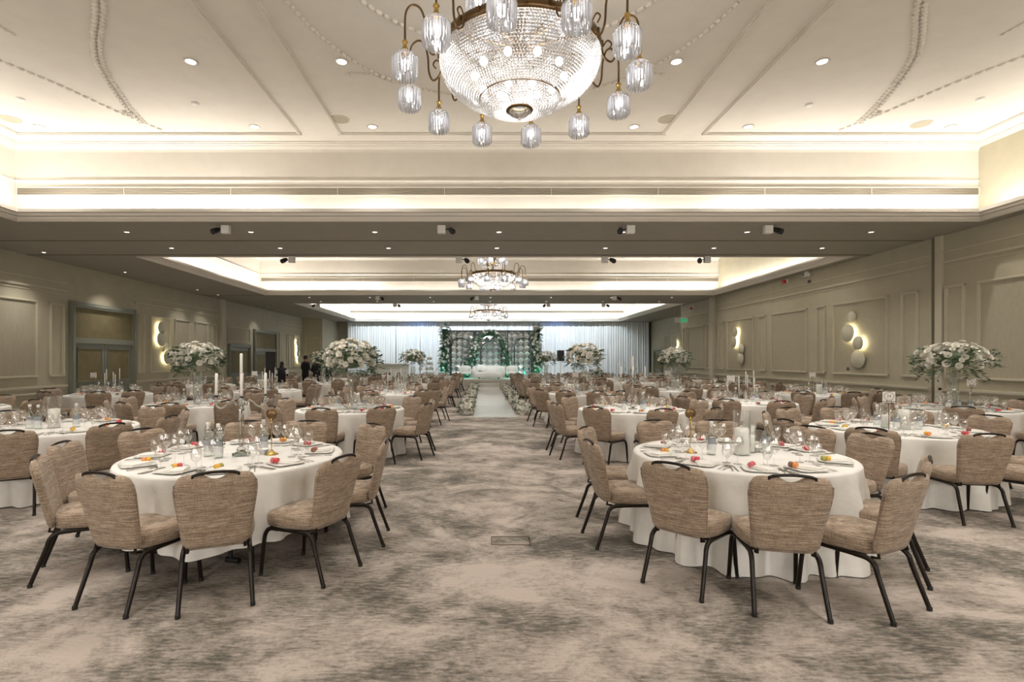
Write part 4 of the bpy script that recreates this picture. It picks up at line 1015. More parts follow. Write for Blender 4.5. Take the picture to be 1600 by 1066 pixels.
# table with folding legs and cloth
def make_table():
    t = thing('banquet_table'); mb = MB(); mb.lathe([(0, .715), (.90, .715), (.90, .745), (0, .745)], 40); mb.build('tabletop', M['wood'], t)
    for s in (-1, 1):
        for q in (-1, 1):
            mb = MB(); mb.tube([(s * .42, q * .3, .72), (s * .46, q * .34, .04)], .016, 8); mb.tube([(s * .46, q * .30, .02), (s * .46, q * .42, .02)], .022, 8); mb.build('leg', M['foot'], t)
        mb = MB(); mb.box((s * .44, 0, .35), (.03, .62, .03)); mb.build('crossbar', M['foot'], t)
    freeze(t); return t
def cloth_mesh(seed, hem=.012, hemvar=.0, amp=.045, lean=.0):
    rnd = random.Random(seed); seg = 168; vs = []
    ph = [rnd.uniform(0, 6.28) for _ in range(6)]
    def fold(a): g = .5 + .5 * sin(13 * a + ph[0] + 1.1 * sin(3 * a + ph[1])); return (g ** 1.6 - .45) * 1.0 + .24 * sin(22 * a + ph[2] + .6 * sin(5 * a)) + .22 * sin(5 * a + ph[3])
    prof = [(0, .0), (.3, .0), (.6, .0), (.82, .0), (.895, .0), (.918, -.006), (.925, -.02)]
    rows_ = [(r, TZ + dz, 0) for r, dz in prof] + [(.928 + .012 * q, 0, q / 11) for q in range(1, 12)]
    for (r, z, q) in rows_:
        for k in range(seg):
            a = 2 * pi * k / seg; zz = z; rr = r
            if q:
                hm = hem + hemvar * (.5 + .5 * sin(4 * a + ph[4])) + (.012 * sin(9 * a + ph[5]) if hemvar else 0)
                zz = TZ - .03 + (hm - TZ + .03) * q
                rr = .928 + .035 * q + amp * 1.5 * (q ** .45) * fold(a) * min(1, q * 4) * 1.0 + (.03 * q ** 3 * sin(31 * a + ph[1]) * .5)
            vs.append((rr * cos(a), rr * sin(a), zz))
    mb = MB(); n = len(rows_)
    mb.add(vs, [(i * seg + k, (i + 1) * seg + k, (i + 1) * seg + (k + 1) % seg, i * seg + (k + 1) % seg) for i in range(n - 1) for k in range(seg)], 0, True)
    return mb.mesh('tablecloth', M['cloth'])
TBL = make_table(); CM = [cloth_mesh(s) for s in (1, 2, 3)]; CA = cloth_mesh(9, .20, .05, .062); CB = cloth_mesh(21, .008, .0, .072)
for n_, t in enumerate(TB):
    o = TBL if n_ == 0 else ctree(TBL)
    o.location = (t['x'], t['y'], 0); o.rotation_euler = (0, 0, random.uniform(0, 3))
    tag(o, 'round folding table hidden under the cloth of the %s' % t['ph'], 'table', 'round banquet tables')
    first = t['col'] == 'left of aisle' and t['i'] == 0
    me = CA if first else (CB if (t['col'], t['i']) == ('right of aisle', 0) else CM[n_ % 3])
    c = ob('tablecloth', me, None, (t['x'], t['y'], 0), random.uniform(0, 6) if not first else .6)
    tag(c, ('white cloth hanging short of the floor on the %s' if first else 'long white cloth draped over the %s') % t['ph'], 'tablecloth', 'white round tablecloths')

# ================================================================ tableware
def sqplate():
    mb = MB(); a, b = .125, .085; z = 0
    L = [(b * .95, .0), (b, .0), (a, .014), (a * .98, .018), (b, .006), (.0, .005)]
    vs = []; seg = 24; p = 9
    for (r, zz) in L:
        for k in range(seg):
            an = 2 * pi * (k + .5) / seg; c_, s_ = cos(an), sin(an); f = (abs(c_) ** p + abs(s_) ** p) ** (-1 / p)
            vs.append((r * c_ * f, r * s_ * f, zz))
    mb.add(vs, [(i * seg + k, i * seg + (k + 1) % seg, (i + 1) * seg + (k + 1) % seg, (i + 1) * seg + k) for i in range(len(L) - 1) for k in range(seg)], 0, False)
    return mb
def napkin_mb():
    mb = MB(); n = 8; vs = []
    for lay in range(3):
        z = .008 + lay * .007; w_, l_ = .105 - lay * .006, .20 - lay * .012
        mb.box((0, 0, z + .003), (w_, l_, .006), 0, RZ(.03 * lay))
    mb.tube([(-.05, -.095, .014), (-.05, .095, .014)], .009, 6); return mb
def fork_mb():
    mb = MB(); mb.tube([(0, -.10, .004), (0, -.02, .007), (0, .045, .005)], [.0045, .003, .003], 6, flat=.5); mb.box((0, .062, .005), (.024, .03, .002))
    for x in (-.009, -.003, .003, .009): mb.box((x, .092, .006), (.003, .035, .002))
    return mb
def knife_mb():
    mb = MB(); mb.tube([(0, -.11, .005), (0, -.02, .005)], [.006, .005], 6, flat=.6); mb.add([(-.007, -.02, .004), (.008, -.02, .004), (.009, .08, .004), (0, .11, .004), (-.007, .07, .004), (0, .03, .006)], [(0, 1, 5), (1, 2, 5), (2, 3, 5), (3, 4, 5), (4, 0, 5)]); return mb
def glass_mb(h, rb, foot, stem_h, seg, wine=False):
    bh = h - stem_h
    prof = [(0, .001), (foot, .001), (foot, .004), (.006, .010), (.004, .02), (.004, stem_h - .01), (.008, stem_h)]
    prof += [(rb * .55, stem_h + bh * .10), (rb * .88, stem_h + bh * .28), (rb, stem_h + bh * .48), (rb * .95, stem_h + bh * .72), (rb * .78, h)]
    mb = MB(); mb.lathe(prof, seg); return mb
G = {'large wine glass': (.232, .046, .037, .10), 'slim wine glass': (.215, .034, .033, .10), 'water goblet': (.175, .040, .036, .06)}
GM = {k: glass_mb(*v, 18).mesh('wine_glass', M['glass']) for k, v in G.items()}
GLO = {k: glass_mb(*v, 8) for k, v in G.items()}
PLM = sqplate().mesh('dinner_plate', M['white']); NPM = napkin_mb().mesh('napkin', M['napkin']); FKM = fork_mb().mesh('fork', M['silver']); KNM = knife_mb().mesh('knife', M['silver'])
MAC = {}
def mac_mb():
    mb = MB(); mb.lathe([(0, 0), (.019, .0), (.023, .004), (.023, .011), (.021, .013), (.021, .018), (.023, .020), (.022, .027), (.014, .033), (0, .034)], 14); return mb
MACB = mac_mb()
def favour(cols):
    t = thing('macaron_pair')
    for i, c in enumerate(cols):
        if c not in MAC: MAC[c] = MACB.mesh('macaron', M[c])
        o = ob('macaron', MAC[c], t, ((i - .5) * .034, 0, .022)); o.rotation_euler = (0, pi / 2 * .92, 0); o['label'] = c + ' macaron'
    freeze(t); return t
PAIRS = [('red', 'pink'), ('yellow', 'olive'), ('yellow', 'red'), ('brown', 'pink'), ('orange', 'yellow'), ('pink', 'red'), ('orange', 'brown')]
FV = {p: favour(p) for p in PAIRS}; FU = set()
cname = {'red': 'red', 'pink': 'pink', 'yellow': 'yellow', 'olive': 'green', 'brown': 'brown', 'orange': 'orange'}
PAT = {('left of aisle', 0): [2, 1, 0, 3, 5, 4, 3, 5, 5, 4], ('right of aisle', 0): [6, 1, 0, 5, 0, 5, 3, 4, 0, 5]}
def item(name, me, lab, cat, grp, loc, rz):
    o = ob(name, me, None, loc, rz); tag(o, lab, cat, grp); return o
order = sorted(TB, key=lambda t: hypot(t['x'] * .5, t['y']))
glass_rest, plate_rest, nap_rest = MB(), MB(), MB(); PLB, NPB = sqplate(), napkin_mb()
for n_, t in enumerate(order):
    for k, a in enumerate(t['A']):
        ra = radians(a); ux, uy = cos(ra), sin(ra); tx, ty = -uy, ux      # u outward, t to the seat's own left... 
        base = lambda r, s_: (t['x'] + ux * r + tx * s_, t['y'] + uy * r + ty * s_, TZ)
        rz = ra + pi / 2; ph = '%s of the %s' % (PH[k], t['ph']); jit = random.uniform(-.12, .12)
        pl = base(.735 + random.uniform(-.02, .02), random.uniform(-.02, .02))
        if n_ < 20:
            item('dinner_plate', PLM, 'square white plate, %s' % ph, 'plate', 'square white plates', pl, rz + jit)
            item('napkin', NPM, 'folded white napkin on plate, %s' % ph, 'napkin', 'folded white napkins', (pl[0] + .03 * tx, pl[1] + .03 * ty, TZ), rz + jit + .5)
        else:
            plate_rest.merge(PLB, TR(*pl) @ RZ(rz)); nap_rest.merge(NPB, TR(*pl) @ RZ(rz + .4))
        if n_ < 14:
            pr = PAIRS[PAT.get((t['col'], t['i']), None)[k]] if (t['col'], t['i']) in PAT else random.choice(PAIRS)
            o = ctree(FV[pr]) if pr in FU else FV[pr]; FU.add(pr)
            q = (pl[0] - ux * .05 - tx * .05, pl[1] - uy * .05 - ty * .05); o.location = (q[0], q[1], TZ + .008); o.rotation_euler = (0, 0, random.uniform(0, 3))
            tag(o, '%s and %s macarons on plate, %s' % (cname[pr[0]], cname[pr[1]], ph), 'macarons', 'macaron favours')
        if n_ < 7:
            for (nm, me, s_, lab) in (('fork', FKM, .165, 'outer steel fork'), ('fork', FKM, .20, 'inner steel fork'), ('knife', KNM, -.165, 'inner steel knife'), ('knife', KNM, -.195, 'outer steel knife')):
                item(nm, me, '%s, %s' % (lab, ph), 'cutlery', 'forks' if nm == 'fork' else 'knives', base(.74, s_ * 1.0), rz + random.uniform(-.12, .12))
        spots = (('large wine glass', .53, -.10), ('slim wine glass', .50, -.19), ('water goblet', .60, -.215))
        for (nm, r, s_) in spots:
            q = base(r + random.uniform(-.025, .025), s_ + random.uniform(-.015, .015))
            if n_ < 10: item('wine_glass' if 'wine' in nm else 'water_goblet', GM[nm], '%s, %s' % (nm, ph), 'glass', 'empty stemmed glasses', q, 0)
            elif frustum(q[0], q[1], 1, 0): glass_rest.merge(GLO[nm], TR(*q))
if FU != set(PAIRS):
    for p in PAIRS:
        if p not in FU:
            for x in list(FV[p].children): bpy.data.objects.remove(x)
            bpy.data.objects.remove(FV[p])
o = glass_rest.build('wine_glass', M['glass']); tag(o, 'stemmed glasses on the tables farther back', 'glass', None, 'stuff')
o = plate_rest.build('dinner_plate', M['white']); tag(o, 'square plates on the tables farthest back', 'plate', None, 'stuff')
o = nap_rest.build('napkin', M['napkin']); tag(o, 'napkins on the tables farthest back', 'napkin', None, 'stuff')

# ---- centre of each table
def bottle_parts():
    t = thing('water_bottle')
    mb = MB(); mb.lathe([(0, .001), (.036, .001), (.039, .006), (.039, .155), (.036, .175), (.018, .205), (.0145, .225), (.0145, .265), (.016, .268), (.016, .275), (.012, .276)], 22); mb.build('bottle_body', M['bottle'], t)
    mb = MB(); mb.lathe([(0, .300), (.0165, .300), (.0175, .296), (.0175, .268), (.0, .268)], 16); mb.build('cap', M['card'], t)
    mb = MB(); mb.lathe([(.0396, .045), (.0396, .10)], 22); o = mb.build('label', M['paper'], t)
    mb = MB(); mb.lathe([(.0398, .105), (.0398, .15)], 22, wob=None); mb.build('neck_label', M['navy'], t)
    freeze(t); return t
BOT = bottle_parts(); botused = [0]
def bottle(x, y, lab):
    o = ctree(BOT) if botused[0] else BOT; botused[0] = 1
    o.location = (x, y, TZ); o.rotation_euler = (0, 0, random.uniform(0, 6)); tag(o, lab, 'bottle', 'water bottles')
def hurricane(x, y, lab, r=.072, h=.40, ch_=.23):
    t = thing('hurricane_lantern', (x, y, TZ)); tag(t, lab, 'lantern', 'pillar candles in glass cylinders')
    mb = MB(); mb.lathe([(0, .001), (r, .001), (r, h), (r - .003, h), (r - .003, .008), (0, .008)], 32); mb.build('glass_cylinder', M['lantern'], t)
    c = thing('pillar_candle', (x, y, TZ + .009)); tag(c, 'thick white pillar candle inside the ' + lab.replace('tall ', '').replace('clear glass ', ''), 'candle', 'pillar candles')
    mb = MB(); mb.lathe([(0, 0), (r * .8, 0), (r * .82, .004), (r * .82, ch_), (r * .7, ch_ + .004), (0, ch_ - .004)], 28); mb.build('wax', M['candle'], c)
    mb = MB(); mb.tube([(0, 0, ch_ - .005), (.002, 0, ch_ + .014)], .0015, 5); mb.build('wick', M['wick'], c)
def card_stand(x, y, num, lab, h=.42, w=.15, d=.13, gold=False):
    t = thing('number_stand', (x, y, TZ)); tag(t, lab, 'table number', 'table number stands')
    mb = MB(); mb.lathe([(0, 0), (.05, 0), (.052, .004), (.02, .012), (.006, .02), (0, .02)], 20); mb.build('base', M['bronze'], t)
    mb = MB(); mb.tube([(0, 0, .01), (0, 0, h)], .0035, 6); mb.tube(catmull([(0, -.004, h - .03), (-.025, -.004, h - .005), (-.03, -.004, h + .012), (-.02, -.006, h + .02)], 4), .003, 5); mb.tube(catmull([(0, -.004, h - .03), (.025, -.004, h - .005), (.03, -.004, h + .012), (.02, -.006, h + .02)], 4), .003, 5); mb.build('stem', M['bronze'], t)
    mb = MB(); mb.box((0, 0, h + d / 2 - .01), (w, .004, d)); cd = mb.build('card', M['card'], t)
    mb = MB(); mb.box((0, -.004, h + .005), (w, .004, .006)); mb.build('clip_bar', M['black'], t)
    mb = MB(); R = d * .36; cz = h + d / 2 + .002; n = 22
    for k in range(n):
        an = 2 * pi * k / n; mb.box((R * 1.25 * cos(an), -.003, cz + R * sin(an)), (R * .30, .001, R * .13), 0, Matrix.Rotation(-an + .6, 4, 'Y'))
    mb.build('wreath_print', M['ink'], cd)
    if num:
        cu = bpy.data.curves.new('number_print', 'FONT'); cu.body = num; cu.size = R * 1.15; cu.align_x = 'CENTER'; cu.align_y = 'CENTER'; cu.extrude = .0004
        tmp = bpy.data.objects.new('number_print', cu); me_ = bpy.data.meshes.new_from_object(tmp); bpy.data.objects.remove(tmp)
        me_.materials.clear(); me_.materials.append(M['ink']); tx_ = ob('number_print', me_, cd); tx_.location = (0, -.0032, cz); tx_.rotation_euler = (pi / 2, 0, 0)
def gold_stand(x, y, lab):
    t = thing('number_stand', (x, y, TZ)); tag(t, lab, 'table number', 'table number stands')
    mb = MB(); mb.lathe([(0, 0), (.058, 0), (.06, .005), (.035, .014), (.02, .03), (.009, .045), (0, .045)], 24, wob=lambda a, z: .05 * cos(8 * a)); mb.build('base', M['gold'], t)
    mb = MB(); mb.tube([(0, 0, .03), (0, 0, .31)], .005, 8); mb.lathe([(.004, .285), (.011, .29), (.011, .32), (.008, .33), (0, .33)], 12, (0, 0, 0)); mb.build('stem', M['gold'], t)
    mb = MB()
    b2 = MB(); b2.lathe([(0, -.004), (.042, -.006), (.05, 0), (.042, .006), (0, .004)], 24, wob=lambda a, z: .06 * cos(10 * a)); mb.merge(b2, TR(0, 0, .365) @ Matrix.Rotation(pi / 2, 4, 'X')); mb.build('flower_clip', M['bronze'], t)
def bowl(x, y, lab):
    mb = MB(); mb.lathe([(0, .001), (.025, .001), (.028, .006), (.055, .045), (.058, .046), (.052, .042), (.02, .010), (0, .009)], 24)
    o = mb.build('small_bowl', M['white'], None, (x, y, TZ)); tag(o, lab, 'bowl', 'small white bowls')
def candle_tall(x, y, z, L, lab, r=.011, tilt=0):
    c = thing('taper_candle', (x, y, z)); tag(c, lab, 'candle', 'white taper candles')
    mb = MB(); mb.lathe([(0, 0), (r, 0), (r, L * .96), (r * .6, L), (0, L)], 12); mb.build('wax', M['candle'], c)
    mb = MB(); mb.tube([(0, 0, L), (.001, 0, L + .01)], .001, 4); mb.build('wick', M['wick'], c)
    c.rotation_euler = (0, tilt, 0)
def candelabra(x, y, ph, rot=0):
    t = thing('crystal_candelabra', (x, y, TZ), rot); tag(t, 'five-arm clear crystal candelabra on the %s' % ph, 'candelabra', 'crystal candelabras')
    mb = MB(); mb.box((0, 0, .008), (.15, .15, .016)); mb.box((0, 0, .022), (.10, .10, .012)); mb.build('square_base', M['bottle'], t)
    mb = MB(); mb.lathe([(.02, .028), (.035, .04), (.04, .055), (.03, .075), (.014, .085), (.022, .095), (.024, .11), (.022, .40), (.026, .42), (.016, .44), (.03, .455), (.035, .475), (.02, .49), (.012, .50), (.012, .56), (.024, .57), (.016, .585), (.012, .64), (.026, .655), (.026, .665)], 14, sm=False); mb.build('column', M['clear'], t)
    am = MB(); am.tube(catmull([(.02, 0, .47), (.045, 0, .455), (.05, 0, .48), (.07, 0, .495), (.10, 0, .475), (.13, 0, .445), (.165, 0, .43), (.195, 0, .45), (.20, 0, .475)], 6), .0075, 8)
    am.lathe([(.0, .47), (.012, .475), (.035, .485), (.037, .49), (.015, .492), (.013, .52), (.017, .525), (.017, .545), (.012, .545)], 14, (.20, 0, 0)); me = am.mesh('arm', M['clear'])
    for k in range(4): ob('arm', me, t, (0, 0, 0), k * pi / 2)
    for k, w_ in enumerate(('right', 'far', 'left', 'near')):
        a = rot + k * pi / 2; candle_tall(x + .20 * cos(a), y + .20 * sin(a), TZ + .53, .21, 'white taper candle on %s arm of candelabra, %s' % (w_, ph), .0125, random.uniform(-.06, .06))
    candle_tall(x, y, TZ + .665, .25, 'tallest white taper candle, centre of candelabra, %s' % ph, .0125)
def tube_candles(x, y, ph):
    for i, (dx, dy, h) in enumerate(((-.13, .02, .46), (-.03, -.06, .62), (.06, .05, .50), (.16, -.02, .40), (.20, .08, .66))):
        w_ = ordn[i]; t = thing('glass_candle_tube', (x + dx, y + dy, TZ)); tag(t, 'slim glass candle tube, %s from left, %s' % (w_, ph), 'candle holder', 'slim glass candle tubes')
        mb = MB(); mb.lathe([(0, .001), (.045, .001), (.045, .006), (.012, .01), (.012, h * .55), (.018, h * .56), (.016, h * .6)], 14); mb.build('glass_tube', M['glass'], t)
        candle_tall(x + dx, y + dy, TZ + h * .58, .26, 'thin white taper in glass tube, %s from left, %s' % (w_, ph), .009)
def cyl_vase(x, y, ph, h=.62, r=.085):
    t = thing('tall_glass_vase', (x, y, TZ)); tag(t, 'tall clear cylinder vase on the %s' % ph, 'vase', 'tall glass vases')
    mb = MB(); mb.lathe([(0, .002), (r * .85, .002), (r, h), (r - .005, h), (r * .85 - .005, .02), (0, .02)], 28); mb.build('glass_body', M['vase'], t)
def trumpet_vase(x, y, ph, h=.62):
    t = thing('trumpet_vase', (x, y, TZ)); tag(t, 'clear trumpet shaped glass vase on the %s' % ph, 'vase', 'tall glass vases')
    mb = MB(); mb.lathe([(0, .002), (.09, .002), (.085, .01), (.03, .03), (.022, .08), (.03, .25), (.05, .45), (.085, h), (.08, h), (.045, .45), (.022, .25), (.012, .09), (0, .08)], 28); mb.build('glass_body', M['vase'], t)
CEN = {('left of aisle', 0): 'cand', ('right of aisle', 0): 'hur', ('middle right row', 0): 'hur24', ('middle left row', 0): 'hurd', ('left of aisle', 1): 'trumpet', ('right of aisle', 1): 'cand2', ('middle left row', 1): 'vase', ('middle right row', 1): 'tubes',
       ('by right wall', 0): 'vase23', ('by left wall', 1): 'tubes', ('middle left row', 2): 'tubes', ('middle right row', 2): 'vase', ('right of aisle', 2): 'trumpet', ('left of aisle', 3): 'vase', ('middle left row', 3): 'vase', ('right of aisle', 4): 'vase',
       ('by right wall', 1): 'hurc', ('by left wall', 0): 'hurd', ('middle right row', 3): 'cand', ('left of aisle', 2): 'tubes', ('left of aisle', 4): 'cand', ('right of aisle', 3): 'hurd', ('middle right row', 4): 'low'}
NUM = {('middle right row', 0): '24', ('by right wall', 0): '23', ('middle right row', 1): '19', ('by right wall', 1): '21', ('by left wall', 1): '12', ('right of aisle', 2): '14', ('middle right row', 2): '18', ('left of aisle', 3): '6', ('left of aisle', 4): '5', ('middle left row', 2): '9', ('middle right row', 4): '15'}
FL = {('left of aisle', 1): (.88, .66, 1.64, 125, .064), ('middle left row', 1): (.86, .58, 1.66, 105, .058), ('by right wall', 0): (1.02, .58, 1.64, 100, .060), ('middle right row', 2): (.82, .56, 1.68, 90, .062), ('right of aisle', 2): (.84, .66, 1.70, 100, .064),
      ('left of aisle', 3): (.78, .55, 1.70, 50, .06), ('middle left row', 3): (.85, .6, 1.66, 50, .06), ('right of aisle', 4): (.85, .6, 1.68, 50, .06)}
for t in TB:
    key = (t['col'], t['i']); x, y, ph = t['x'], t['y'], t['ph']; c = CEN.get(key)
    if c in ('cand', 'cand2'): candelabra(x + (.06 if key == ('left of aisle', 0) else 0), y - .03, ph, atan2(-y, -x) + pi / 2)
    elif c in ('hur', 'hur24', 'hurd', 'hurc'):
        hx, hy = (x - .0, y - .06) if key == ('right of aisle', 0) else (x + .06, y - .05)
        hurricane(hx, hy, 'tall clear glass cylinder on the %s' % ph)
        if key in (('right of aisle', 0), ('middle right row', 0)): hurricane(hx + (.13 if key == ('right of aisle', 0) else -.14), hy + .12, 'smaller clear glass cylinder on the %s' % ph, .055, .32 if c == 'hur24' else .26, .15)
    elif c == 'tubes': tube_candles(x, y, ph)
    elif c and c.startswith('vase'): cyl_vase(x, y, ph)
    elif c == 'trumpet': trumpet_vase(x, y, ph)
    elif c == 'low':
        bouquet((x - .3, y, TZ + .28), .6, .36, 30, 'low white rose arrangement on the %s' % ph, .055, 77, False, 40, 'low flower centrepieces')
        mb = MB(); mb.lathe([(0, 0), (.08, 0), (.10, .16), (.09, .16), (0, .02)], 20); o = mb.build('flower_bowl', M['vase'], None, (x - .3, y, TZ)); tag(o, 'low glass bowl under the small flowers, %s' % ph, 'bowl')
    if key in FL:
        w_, h_, z_, n__, rs = FL[key]
        lab = {('left of aisle', 1): 'largest cream rose ball on a trumpet vase left of aisle', ('middle left row', 1): 'white rose dome on cylinder vase before the left wall', ('by right wall', 0): 'wide loose white flower spray by the right wall', ('middle right row', 2): 'white flower dome before the far right wall, middle row'}.get(key, 'cream rose ball on tall vase, %s' % ph)
        bouquet((x, y, z_ if z_ - h_ * .36 < TZ + .62 + .2 else z_), w_, h_, n__, lab, rs, int(x * 10 + y * 7), t['y'] < 15.5, 85 if t['y'] < 16 else 60)
    if key in NUM:
        dx, dy = {('middle right row', 0): (-.36, -.35), ('by right wall', 0): (-.10, -.45), ('middle right row', 1): (-.40, -.2), ('by right wall', 1): (-.14, -.1)}.get(key, (-.25, -.2))
        card_stand(x + dx, y + dy, NUM[key], 'white table number card on dark stand, %s' % ph, .36 if key == ('middle right row', 0) else .42)
    if t['y'] < 20:
        if key == ('left of aisle', 0):
            BP = [(-.22, -.06), (-.09, -.14), (.18, .16)]; gold_stand(x + .31, y + .02, 'gold number stand on the ' + ph); bowl(x + .22, y + .06, 'small white bowl beside the candelabra, ' + ph)
        elif key == ('right of aisle', 0):
            BP = [(-.27, -.05), (.27, .03)]; gold_stand(x - .42, y + .05, 'gold number stand on the ' + ph); bowl(x + .22, y + .10, 'small white bowl beside the candle, ' + ph)
        elif key == ('middle right row', 0): BP = [(-.22, .02), (-.10, -.14), (.24, -.05)]
        elif key == ('middle left row', 0): BP = [(-.22, -.08), (-.08, -.12), (.26, .05)]
        else:
            BP = [(-.22 + random.uniform(-.05, .05), -.1), (.22, .1 + random.uniform(-.05, .05)), (.12, -.2)]
            bowl(x - .15, y + .24, 'small white bowl on the ' + ph)
        for i, (dx, dy) in enumerate(sorted(BP)): bottle(x + dx, y + dy, 'clear water bottle, %s from left, on the %s' % (ordn[i], ph))

# ---- small floor hatches in the carpet
for (x, y, w_, lab) in ((.25, 4.66, .34, 'thin metal floor box outline in the carpet, nearer one'), (.36, 10.0, .36, 'thin metal floor box outline farther up the aisle')):
    t = thing('floor_box', (x, y, 0)); tag(t, lab, 'floor box', 'floor boxes in the aisle carpet')
    mb = MB()
    for (cx_, cy_, a_, b_) in ((0, w_ / 3.2, w_, .010), (0, -w_ / 3.2, w_, .010), (w_ / 2, 0, .010, w_ / 1.6), (-w_ / 2, 0, .010, w_ / 1.6)): mb.box((cx_, cy_, .002), (a_, b_, .004))
    mb.build('frame', M['bronze'], t)
    mb = MB(); mb.box((0, 0, .001), (w_ - .02, w_ / 1.6 - .02, .002)); mb.build('carpet_lid', M['carpet'], t)

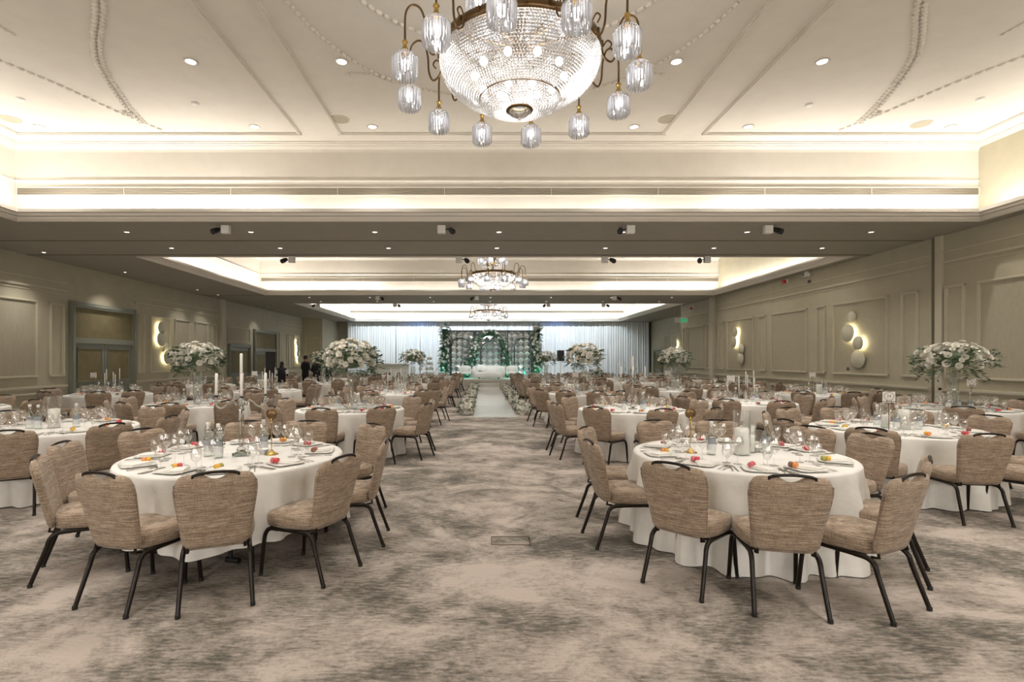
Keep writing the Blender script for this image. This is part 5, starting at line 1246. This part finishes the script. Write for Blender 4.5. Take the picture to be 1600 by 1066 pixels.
# ================================================================ people at the left, by the wall
def person(x, y, rz, h, label, hair_long, pose, cloth='suit', skirt=False, lean=0.0, shirtback=False):
    t = thing('person', (x, y, 0), rz); tag(t, label, 'person', 'people standing by the left wall')
    k = h / 1.75
    J = {'pel': (0, 0, .95), 'wai': (0, .0, 1.08), 'che': (0, .01 + lean, 1.30), 'nek': (0, .02 + lean, 1.47), 'hd0': (0, .03 + lean * 1.3, 1.56), 'hd1': (0, .035 + lean * 1.4, 1.66),
         'shl': (-.17, .01 + lean, 1.41), 'shr': (.17, .01 + lean, 1.41)}
    el = {'down': ((-.23, -.02, 1.14), (-.22, .06, .90)), 'fold': ((-.23, .0, 1.15), (-.10, .22, 1.12)), 'reach': ((-.24, .08, 1.18), (-.20, .32, 1.12))}
    L, R_ = pose
    J['ell'], J['wrl'] = el[L]; J['elr'], J['wrr'] = [(-p[0], p[1], p[2]) for p in el[R_]]
    J['hal'] = tuple(Vector(J['wrl']) + (Vector(J['wrl']) - Vector(J['ell'])).normalized() * .10); J['har'] = tuple(Vector(J['wrr']) + (Vector(J['wrr']) - Vector(J['elr'])).normalized() * .10)
    for s, sx in (('l', -1), ('r', 1)):
        J['hi' + s] = (sx * .09, 0, .90); J['kn' + s] = (sx * .10, .02, .50); J['an' + s] = (sx * .105, -.02, .09); J['to' + s] = (sx * .12, .13, .04)
    rad = {'pel': .145, 'wai': .125, 'che': .155, 'nek': .055, 'hd0': .085, 'hd1': .090, 'shl': .075, 'shr': .075, 'ell': .048, 'elr': .048, 'wrl': .034, 'wrr': .034, 'hal': .030, 'har': .030,
           'hil': .095, 'hir': .095, 'knl': .062, 'knr': .062, 'anl': .045, 'anr': .045, 'tol': .038, 'tor': .038}
    E = [('pel', 'wai'), ('wai', 'che'), ('che', 'nek'), ('nek', 'hd0'), ('hd0', 'hd1'), ('che', 'shl'), ('shl', 'ell'), ('ell', 'wrl'), ('wrl', 'hal'), ('che', 'shr'), ('shr', 'elr'), ('elr', 'wrr'), ('wrr', 'har'),
         ('pel', 'hil'), ('hil', 'knl'), ('knl', 'anl'), ('anl', 'tol'), ('pel', 'hir'), ('hir', 'knr'), ('knr', 'anr'), ('anr', 'tor')]
    names = list(J); me = bpy.data.meshes.new('body'); me.from_pydata([tuple(Vector(J[n]) * k) for n in names], [(names.index(a), names.index(b)) for a, b in E], [])
    tmp = bpy.data.objects.new('body_skeleton', me); C.objects.link(tmp)
    tmp.modifiers.new('skin', 'SKIN'); sd = me.skin_vertices[0].data
    for i, n in enumerate(names): sd[i].radius = (rad[n] * k * (1.12 if n in ('pel', 'wai', 'che') else 1), rad[n] * k * (.80 if n in ('pel', 'wai', 'che') else 1))
    sd[0].use_root = True
    ss = tmp.modifiers.new('sub', 'SUBSURF'); ss.levels = 2; ss.render_levels = 2
    dg = bpy.context.evaluated_depsgraph_get(); m2 = bpy.data.meshes.new_from_object(tmp.evaluated_get(dg)); bpy.data.objects.remove(tmp)
    m2.materials.clear()
    for q in (M['skin'], M[cloth], M['black']): m2.materials.append(q)
    hl, hr = Vector(J['hal']) * k, Vector(J['har']) * k
    for p in m2.polygons:
        c = p.center; p.use_smooth = True
        head = c.z > 1.475 * k; hand = min((c - hl).length, (c - hr).length) < .075
        p.material_index = 0 if head or hand else (2 if c.z < .10 * k else 1)
    body = ob('body', m2, t)
    for (hj, wj, nm) in (('hal', 'wrl', -1), ('har', 'wrr', 1)):      # five short fingers on each hand
        d = (Vector(J[hj]) - Vector(J[wj])).normalized(); s = d.cross(Vector((0, 0, 1))); s = s.normalized() if s.length > .1 else Vector((0, 1, 0)); mb = MB()
        for q in range(4): b0 = Vector(J[hj]) * k + s * (q - 1.5) * .017; mb.tube([b0, b0 + d * .035, b0 + d * .055 + Vector((0, 0, -.012))], [.0085, .008, .006], 6)
        b0 = Vector(J[hj]) * k - d * .03 + s * .03; mb.tube([b0, b0 + s * .025 + d * .015, b0 + s * .03 + d * .04], [.010, .009, .007], 6); mb.build('fingers', M['skin'], body).name = 'hand'
    hc = Vector(J['hd1']) * k; mb = MB()
    mb.ball((0, 0, 0), 1, 14, 9, 0, (.088 * k, .10 * k, .115 * k)); hm = MB(); hm.merge(mb, TR(hc.x, hc.y - .018, hc.z + .012))
    if hair_long: hm.ball((hc.x, hc.y - .06, hc.z - .12), .09 * k, 10, 7, 0, (1.05, .7, 1.7))
    hm.build('hair', M['hair'], t)
    fm = MB(); fy = hc.y + .085 * k
    fm.ball((hc.x, fy + .004, hc.z - .035), .014, 8, 5, 0, (.8, 1.1, 1.3))
    for sx in (-1, 1): fm.ball((hc.x + sx * .088 * k, hc.y, hc.z - .03), .02, 8, 5, 0, (.4, .8, 1.3))
    fm.build('nose_and_ears', M['skin'], t).name = 'face'
    em = MB()
    for sx in (-1, 1): em.ball((hc.x + sx * .030, fy - .004, hc.z - .012), .009, 8, 5)
    em.box((hc.x, fy - .004, hc.z - .068), (.04, .008, .007)); em.build('eyes_and_mouth', M['hair'], t).name = 'facial_feature'
    jk = MB(); jk.lathe([(.150 * k, .80 * k), (.158 * k, .88 * k), (.145 * k, 1.06 * k), (.165 * k, 1.25 * k), (.175 * k, 1.36 * k), (.12 * k, 1.44 * k), (.06 * k, 1.48 * k)], 20); j2 = MB(); j2.merge(jk, TR(0, lean * .5, 0) @ Matrix.Diagonal((1.15, .82, 1, 1)))
    if skirt: jk2 = MB(); jk2.lathe([(.15 * k, .95 * k), (.19 * k, .75 * k), (.17 * k, .48 * k)], 20); j2.merge(jk2, Matrix.Diagonal((1.1, .85, 1, 1)))
    j2.build('jacket', M[cloth], t)
    if shirtback:
        mb = MB()
        for sx in (-1, 1): mb.tube([(sx * .19 * k, .0, 1.38 * k), (sx * .24 * k, -.01, 1.2 * k)], [.06, .055], 8)
        mb.build('white_sleeve', M['shirt'], t)
person(-8.12, 23.9, -.5, 1.80, 'man in black suit standing with his back turned', False, ('fold', 'fold'))
person(-7.60, 23.9, .35, 1.67, 'woman with long dark hair in black beside the suited man', True, ('fold', 'down'), skirt=True)
person(-7.18, 24.3, .9, 1.66, 'person in black waistcoat and white sleeves behind the flowers', True, ('down', 'fold'), shirtback=True)
person(-8.05, 20.9, .2, 1.52, 'short dark haired person in black at a table near the doors', True, ('reach', 'reach'), lean=.04, shirtback=True)
